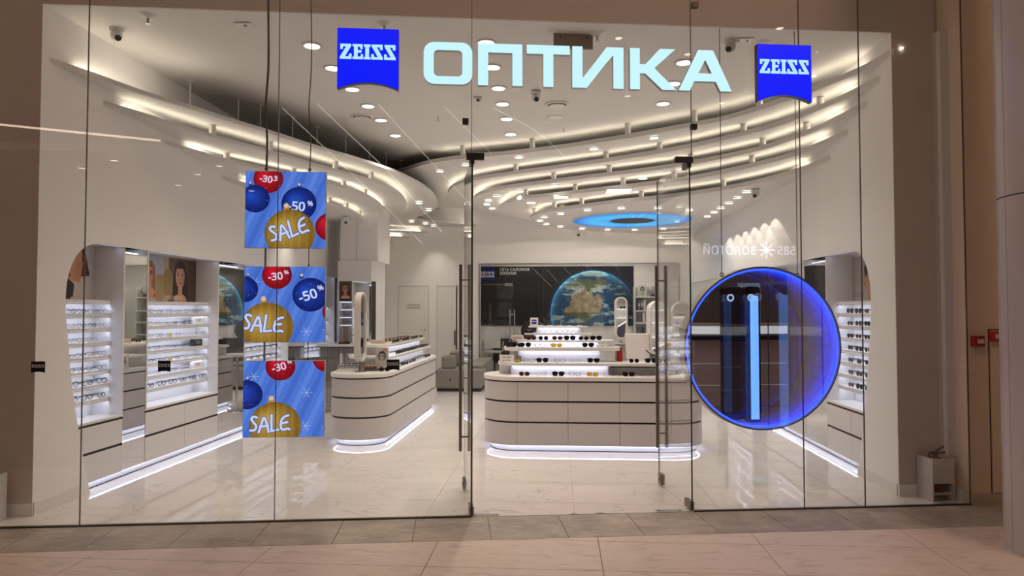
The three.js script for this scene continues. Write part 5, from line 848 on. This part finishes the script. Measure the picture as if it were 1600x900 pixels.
const art = [
  picture(1, [['red', 0.28, 0.1, 0.185, { num: '-30', dx: -0.15, rot: 0.12, s: 0.62 }], ['blue', 0.12, 0.36, 0.18, { cap: -0.35 }], ['blue', 0.665, 0.42, 0.22, { num: '-50', dx: -0.15, dy: 0.15, rot: 0.05, s: 0.72 }], ['red', 1.05, 0.72, 0.18], ['gold', 0.555, 0.81, 0.315, { rot: -0.28, dx: -0.12, dy: -0.02 }]]),
  picture(2, [['red', 0.4, 0.11, 0.185, { num: '-30', dx: -0.1, dy: 0.1, rot: -0.12, s: 0.7 }], ['blue', 0.0, 0.3, 0.17, { cap: 0.25 }], ['blue', 0.82, 0.37, 0.225, { num: '-50', dx: -0.15, dy: 0.05, rot: -0.32, s: 0.75, cap: -0.5 }], ['red', 1.13, 0.6, 0.16], ['gold', 0.285, 0.8, 0.325, { rot: 0.1, dx: -0.1, dy: -0.25 }]]),
  picture(3, [['red', 0.455, 0.07, 0.185, { num: '-30', dx: -0.1, dy: 0.05, rot: -0.25, s: 0.7 }], ['blue', 0.05, 0.44, 0.19], ['red', 1.03, -0.03, 0.175], ['gold', 0.395, 0.86, 0.32, { rot: -0.02, dx: -0.2, dy: -0.15 }]]),
];
const screenName = ['topmost of three hanging square sale screens, gold bauble at lower centre', 'middle of three hanging square sale screens, gold bauble at lower left', 'lowest of three hanging square sale screens, just above the floor'];
screenY.forEach(([y0, y1], i) => {
  const w = 0.634, h = y1 - y0, t = fthing('hanging_screen', screenName[i], 'screen', -1.453, y0, -0.075);
  part('case', rbox(w, h, 0.045, 0.003, 0, 0, 0), std([0.5, 0.5, 0.52], 0.4), t);
  part('display', new THREE.PlaneGeometry(w - 0.006, h - 0.006).translate(0, h / 2, 0.0235), new THREE.MeshStandardMaterial({ color: 0x0a0a0a, roughness: 0.3, emissive: 0xffffff, emissiveMap: art[i], emissiveIntensity: 0.92 }), t);
  part('back_cover', rbox(w * 0.8, h * 0.8, 0.012, 0.004, 0, h * 0.1, -0.026), std([0.3, 0.3, 0.32], 0.5), t);
  part('bracket', merge([-0.16, 0.18].map((x) => cyl(0.006, 0.02, x, h, 0))), M.darkMetal, t);
});
[['left', -0.16, 0.009, 1], ['right', 0.18, 0.0045, 2]].forEach(([s, x, r, k]) => {
  const t = fthing('suspension_cable', `${s === 'left' ? 'thicker left' : 'thin right'} cable holding the three sale screens`, 'cable', -1.453 + x, 0, -0.075);
  part('upper_cable', tube([[0, 2.78, 0], [0.004 * k, 3.0, 0.002], [-0.01, 3.3, 0], [0.006, 3.6, 0], [0, 4.168, 0]], r, 30), std([0.1, 0.09, 0.085], 0.6), t);
  part('link_cable', merge([cyl(r * 0.8, 2.146 - 2.005, 0, 2.005, 0), cyl(r * 0.8, 1.395 - 1.255, 0, 1.255, 0)]), std([0.2, 0.18, 0.17], 0.5), t);
  part('hook', new THREE.TorusGeometry(0.012, 0.003, 6, 14).translate(0, 2.785, 0), M.darkMetal, t);
});

// ---------- round infinity mirror with blue light rings ----------
{
  const t = fthing('round_light_mirror', 'large round hanging mirror with glowing blue rings inside its rim', 'mirror', 2.6, 1.319, -0.3), R = 0.718, D = 0.13; t.rotation.y += 0.0149;
  const lathe = (p, seg = 96) => new THREE.LatheGeometry(p.map(([a, b]) => new THREE.Vector2(a, b)), seg).rotateX(Math.PI / 2);
  part('casing', lathe([[R - 0.02, -D], [R, -D], [R, 0], [R - 0.012, 0.0], [R - 0.012, -0.004], [R - 0.02, -0.006], [R - 0.02, -D]]), std([0.5, 0.46, 0.42], 0.45), t);
  part('rim', new THREE.TorusGeometry(R - 0.006, 0.006, 8, 96), std([0.05, 0.05, 0.07], 0.35), t);
  const ledBlue = glow([0.006, 0.04, 1], 6);
  [-0.012, -0.045, -0.078].forEach((z) => part('light_ring', new THREE.TorusGeometry(R - 0.028, 0.0075, 6, 96).translate(0, 0, z), ledBlue, t));  // extra rings added to stand in for repeated mirror images of one
  part('inner_wall', lathe([[R - 0.0205, -0.1], [R - 0.0205, -0.008]]), std([0.02, 0.03, 0.3], 0.3, { side: THREE.DoubleSide }), t);
  part('half_mirror', cyl(R - 0.021, 0.003, 0, 0, 0, R - 0.021, 96).rotateX(Math.PI / 2).translate(0, 0, -0.01), std([0.75, 0.76, 0.85], 0, { metalness: 1, transparent: true, opacity: 0.54 }), t);
  part('back_mirror', cyl(R - 0.021, 0.004, 0, 0, 0, R - 0.021, 96).rotateX(Math.PI / 2).translate(0, 0, -0.1), std([0.36, 0.36, 0.5], 0, { metalness: 1 }), t);
  part('suspension', merge([-0.35, 0.35].map((x) => rod([x, Math.sqrt(R * R - x * x), -0.06], [x, CEIL - 1.32, -0.06], 0.0035))), M.darkMetal, t);
  part('shackle', merge([-0.35, 0.35].map((x) => new THREE.TorusGeometry(0.016, 0.004, 6, 14).translate(x, Math.sqrt(R * R - x * x) + 0.02, -0.06))), M.darkMetal, t);
}

// ---------- concourse things beside the shop ----------
{
  const t = thing('concourse_column', 'thick round column with beige metal cladding at the right edge', 'column', [3.545, 0, -5.05]);
  const clad = std([0.6, 0.53, 0.49], 0.32), a0 = 1.52;
  for (let r = 0; r < 2; r++) for (let k = 0; k < 4; k++) part('cladding_panel', new THREE.CylinderGeometry(0.45, 0.45, (r ? 7.5 - 2.444 : 2.436) , 26, 1, true, a0 + k * Math.PI / 2 + 0.004, Math.PI / 2 - 0.008).translate(0, r ? 2.444 + (7.5 - 2.444) / 2 : 1.218, 0), clad, t);
  part('core', cyl(0.444, 7.49, 0, 0, 0, 0.444, 48), M.gap, t);
}
function callPoint(label, u, y, w, h, body, text) { const t = fthing('fire_call_point', label, 'alarm button', u, y, 0.002); part('housing', rbox(w, h, 0.05, 0.006, 0, 0, 0.026), body, t); part('front', rbox(w * 0.62, h * 0.42, 0.004, 0.001, 0.008, h * 0.28, 0.053), lettered(w * 0.62, h * 0.42, text, '#d8d0cc', '#902018', 'bold', 96), t); }
callPoint('square red fire call point with white label on the brown wall', 4.337, 1.343, 0.098, 0.09, M.red, '▬');
callPoint('second red fire box half hidden behind the round column', 4.5, 1.385, 0.09, 0.09, std([0.5, 0.05, 0.04], 0.4), '▬');
function extinguisherStand(label, u, d, withBottle) {
  const t = fthing('extinguisher_stand', label, 'stand', u, 0, d), m = std([0.55, 0.52, 0.5], 0.45);
  part('side', box(0.012, 0.37, 0.2, -0.094, 0, 0), m, t); part('side', box(0.012, 0.37, 0.2, 0.094, 0, 0), m, t); part('front', box(0.176, 0.21, 0.012, 0, 0.158, 0.094), m, t); part('back', box(0.176, 0.37, 0.012, 0, 0, -0.094), m, t); part('shelf', box(0.176, 0.012, 0.176, 0, 0.06, 0), m, t);
  if (!withBottle) return;
  const e = fthing('fire_extinguisher', 'dark red fire extinguisher with black hose standing in the white box on the right', 'fire extinguisher', u, 0.0725, d);
  part('cylinder', new THREE.LatheGeometry([[0, 0], [0.062, 0], [0.066, 0.012], [0.066, 0.24], [0.05, 0.285], [0.022, 0.3], [0.02, 0.315]].map(([a, b]) => new THREE.Vector2(a, b)), 28), std([0.13, 0.012, 0.01], 0.4), e);
  part('handle', merge([rod([-0.02, 0.325, 0], [0.085, 0.335, 0.01], 0.009), rod([-0.02, 0.335, 0], [0.07, 0.385, 0.01], 0.009), cyl(0.018, 0.03, 0, 0.312, 0)]), std([0.07, 0.015, 0.013], 0.4), e);
  part('hose', tube([[-0.01, 0.328, 0], [-0.06, 0.335, 0.01], [-0.085, 0.30, 0.03], [-0.082, 0.2, 0.04]], 0.01, 20), M.black, e);
}
extinguisherStand('white box stand with a red fire extinguisher inside the glass on the right', 4.1, -0.2, true);
extinguisherStand('white box stand inside the glass at the left edge of the picture', -3.73, -0.14, false);

// ---------- concourse behind the viewer, seen only as reflections ----------
{ // light totems and kiosk mirrored by the round mirror
  const totem = (label, u, d, w, bar) => { const t = fthing('light_totem', label, 'totem', u, 0, d); part('body', rbox(w, 2.01, 0.12, 0.05), std([0.012, 0.013, 0.02], 0.15), t); if (bar) part('light_bar', box(0.125, 1.84, 0.008, bar, 0.03, -0.064), glow([0.16, 0.38, 1], 2.7), t); part('logo_ring', new THREE.TorusGeometry(0.045, 0.012, 8, 24).translate(-w * 0.1, 1.84, -0.064), glow([0.6, 0.75, 1], 1.4), t); };
  totem('black rounded totem mirrored in the round mirror, left of the lit one', 4.2, 4.0, 0.34);
  totem('black rounded totem with a tall blue-white light bar, mirrored in the round mirror', 4.47, 3.9, 0.27, 0.02);
  const k = fthing('kiosk', 'curved grey kiosk counter with lit glass top, reflected in the round mirror', 'kiosk', 4.9, 0, 6.0);
  part('front_panel', span(-1.6, 2.2, 0, 1.14, -0.5, -0.45), std([0.8, 0.68, 0.72], 0.5), k); part('ledge', span(-1.62, 2.22, 1.14, 1.22, -0.54, 0.2), M.black, k); part('light_band', span(-1.6, 2.2, 1.24, 1.38, -0.4, -0.38), glow([1, 0.95, 0.9], 0.9), k); part('case_top', span(-1.6, 2.2, 1.38, 1.42, -0.5, 0.2), M.white, k);
  part('groove', merge([span(-1.6, 2.2, 0.35, 0.365, -0.504, -0.5), span(-1.6, 2.2, 0.72, 0.735, -0.504, -0.5)]), glow([0.9, 0.75, 0.65], 0.35), k);
  const p = fthing('poster_stand', 'pale poster of red earrings above the kiosk, reflected in the round mirror', 'poster', 5.28, 1.42, 5.7); part('board', box(0.42, 0.72, 0.03, 0, 0, 0), M.white, p); part('print', new THREE.PlaneGeometry(0.4, 0.7).rotateY(Math.PI).translate(0, 0.36, -0.016), glow([1, 1, 1], 0.6, { emissiveMap: canvasTexture(200, 350, (c, W, H) => { c.fillStyle = '#8fa4b8'; c.fillRect(0, 0, W, H); c.fillStyle = '#8a2030'; for (const [x, y] of [[60, 90], [140, 230]]) { c.beginPath(); c.ellipse(x, y, 26, 44, 0.6, 0, 7); c.fill(); } }) }), p);
}
{ // shop sign across the concourse
  const t = fthing('shop_sign', 'white glowing shop sign across the concourse, mirrored in the glass on the right', 'sign', 8.99, 3.25, 15.7);
  part('letters', new THREE.PlaneGeometry(3.4, 0.72).rotateY(Math.PI).translate(0, 0.3, -0.02), new THREE.MeshStandardMaterial({ color: 0, roughness: 1, emissive: 0xffffff, emissiveIntensity: 7, emissiveMap: canvasTexture(1024, 216, (c, W, H) => { c.fillStyle = '#000'; c.fillRect(0, 0, W, H); c.fillStyle = '#dfe4ff'; c.textBaseline = 'middle'; c.font = '112px sans-serif'; c.fillText('585', 10, H / 2 + 6, 190); c.fillText('ЗОЛОТОЙ', 400, H / 2 + 6, 610); c.strokeStyle = '#dfe4ff'; c.lineWidth = 11; for (let k = 0; k < 4; k++) { const a = k * Math.PI / 4; c.beginPath(); c.moveTo(300 - Math.cos(a) * 84, H / 2 - Math.sin(a) * 84); c.lineTo(300 + Math.cos(a) * 84, H / 2 + Math.sin(a) * 84); c.stroke(); } }) }), t);
  part('board', box(3.5, 0.78, 0.03, 0, -0.09, 0), M.black, t);
}
[[-9.6, 9], [-8.3, 10.5], [-7.2, 9.6], [-6, 11], [-5.2, 10], [-4.4, 11.6], [-7, 12.5], [-5.4, 13.2], [3.4, 9], [5.2, 9.8], [6.6, 8.2], [8.1, 9.4], [9.6, 8.6], [8.8, 11], [6.2, 12], [4.6, 13], [10.8, 10.4], [7.4, 13.4]].forEach(([u, d], i) => { const t = fthing('concourse_downlight', `concourse downlight seen as a small dot mirrored in the glass on the ${u < 0 ? 'left' : 'right'}`, 'ceiling light', u, u < 0 ? 4.79 : 7.49, d, u < 0 ? 'mirrored downlights on the left' : 'mirrored downlights on the right'); part('ring', new THREE.TorusGeometry(0.085, 0.012, 6, 24).rotateX(Math.PI / 2), M.white, t); part('lens', cyl(0.075, 0.01, 0, -0.008, 0, 0.075, 20), glow([1, 0.85, 0.7], 9), t); });
{ const t = fthing('linear_ceiling_lamp', 'long thin warm lamp line in the concourse, mirrored in the glass at upper left', 'ceiling light', 0, 0, 0); part('lamp_line', (() => { const a = F(-11.5, 5.35, 8), b = F(-5.64, 4.85, 8), p = F(0, 0, 0), q = (v) => new THREE.Vector3(v[0] - p[0], v[1] - p[1], v[2] - p[2]).applyAxisAngle(new THREE.Vector3(0, 1, 0), -FA).toArray(); return rod(q(a), q(b), 0.02); })(), glow([1, 0.75, 0.55], 7), t); part('hanger', merge([[-10, 5.3], [-6.5, 4.95]].map(([u, y]) => box(0.01, 7.5 - y, 0.01, u, y, 8))), M.darkMetal, t); }
[[[-1.484, 5.4], [0.011, 3.787], [1.756, 1.9]], [[-2.6, 5.4], [-1.169, 4.036], [-0.332, 3.088]], [[-3.2, 5.3], [-1.734, 3.912], [-0.674, 2.855]], [[0.6, 5.4], [1.5, 4.9], [2.709, 3.707]], [[-0.3, 5.4], [0.9, 4.2], [1.9, 3.0]]].forEach((l, i) => { const t = fthing('garland_string', `thin lit garland string over the concourse, mirrored in the glass, ${ORD[i]} of five`, 'garland', 0, 0, 7.2, 'mirrored garland strings'); part('string', tube(l.map(([u, y]) => [u, y, 0]), 0.008, 20, 5), glow([1, 0.95, 0.85], 3.5), t); part('hook', box(0.02, 0.04, 0.02, l[0][0], l[0][1], 0), M.darkMetal, t); });

// ---------- shadows, draw ----------
scene.traverse((o) => { if (o.isMesh) o.castShadow = o.receiveShadow = true; if (o.isLight && o.shadow && !o.isRectAreaLight) o.castShadow = true; });
renderer.render(scene, camera);
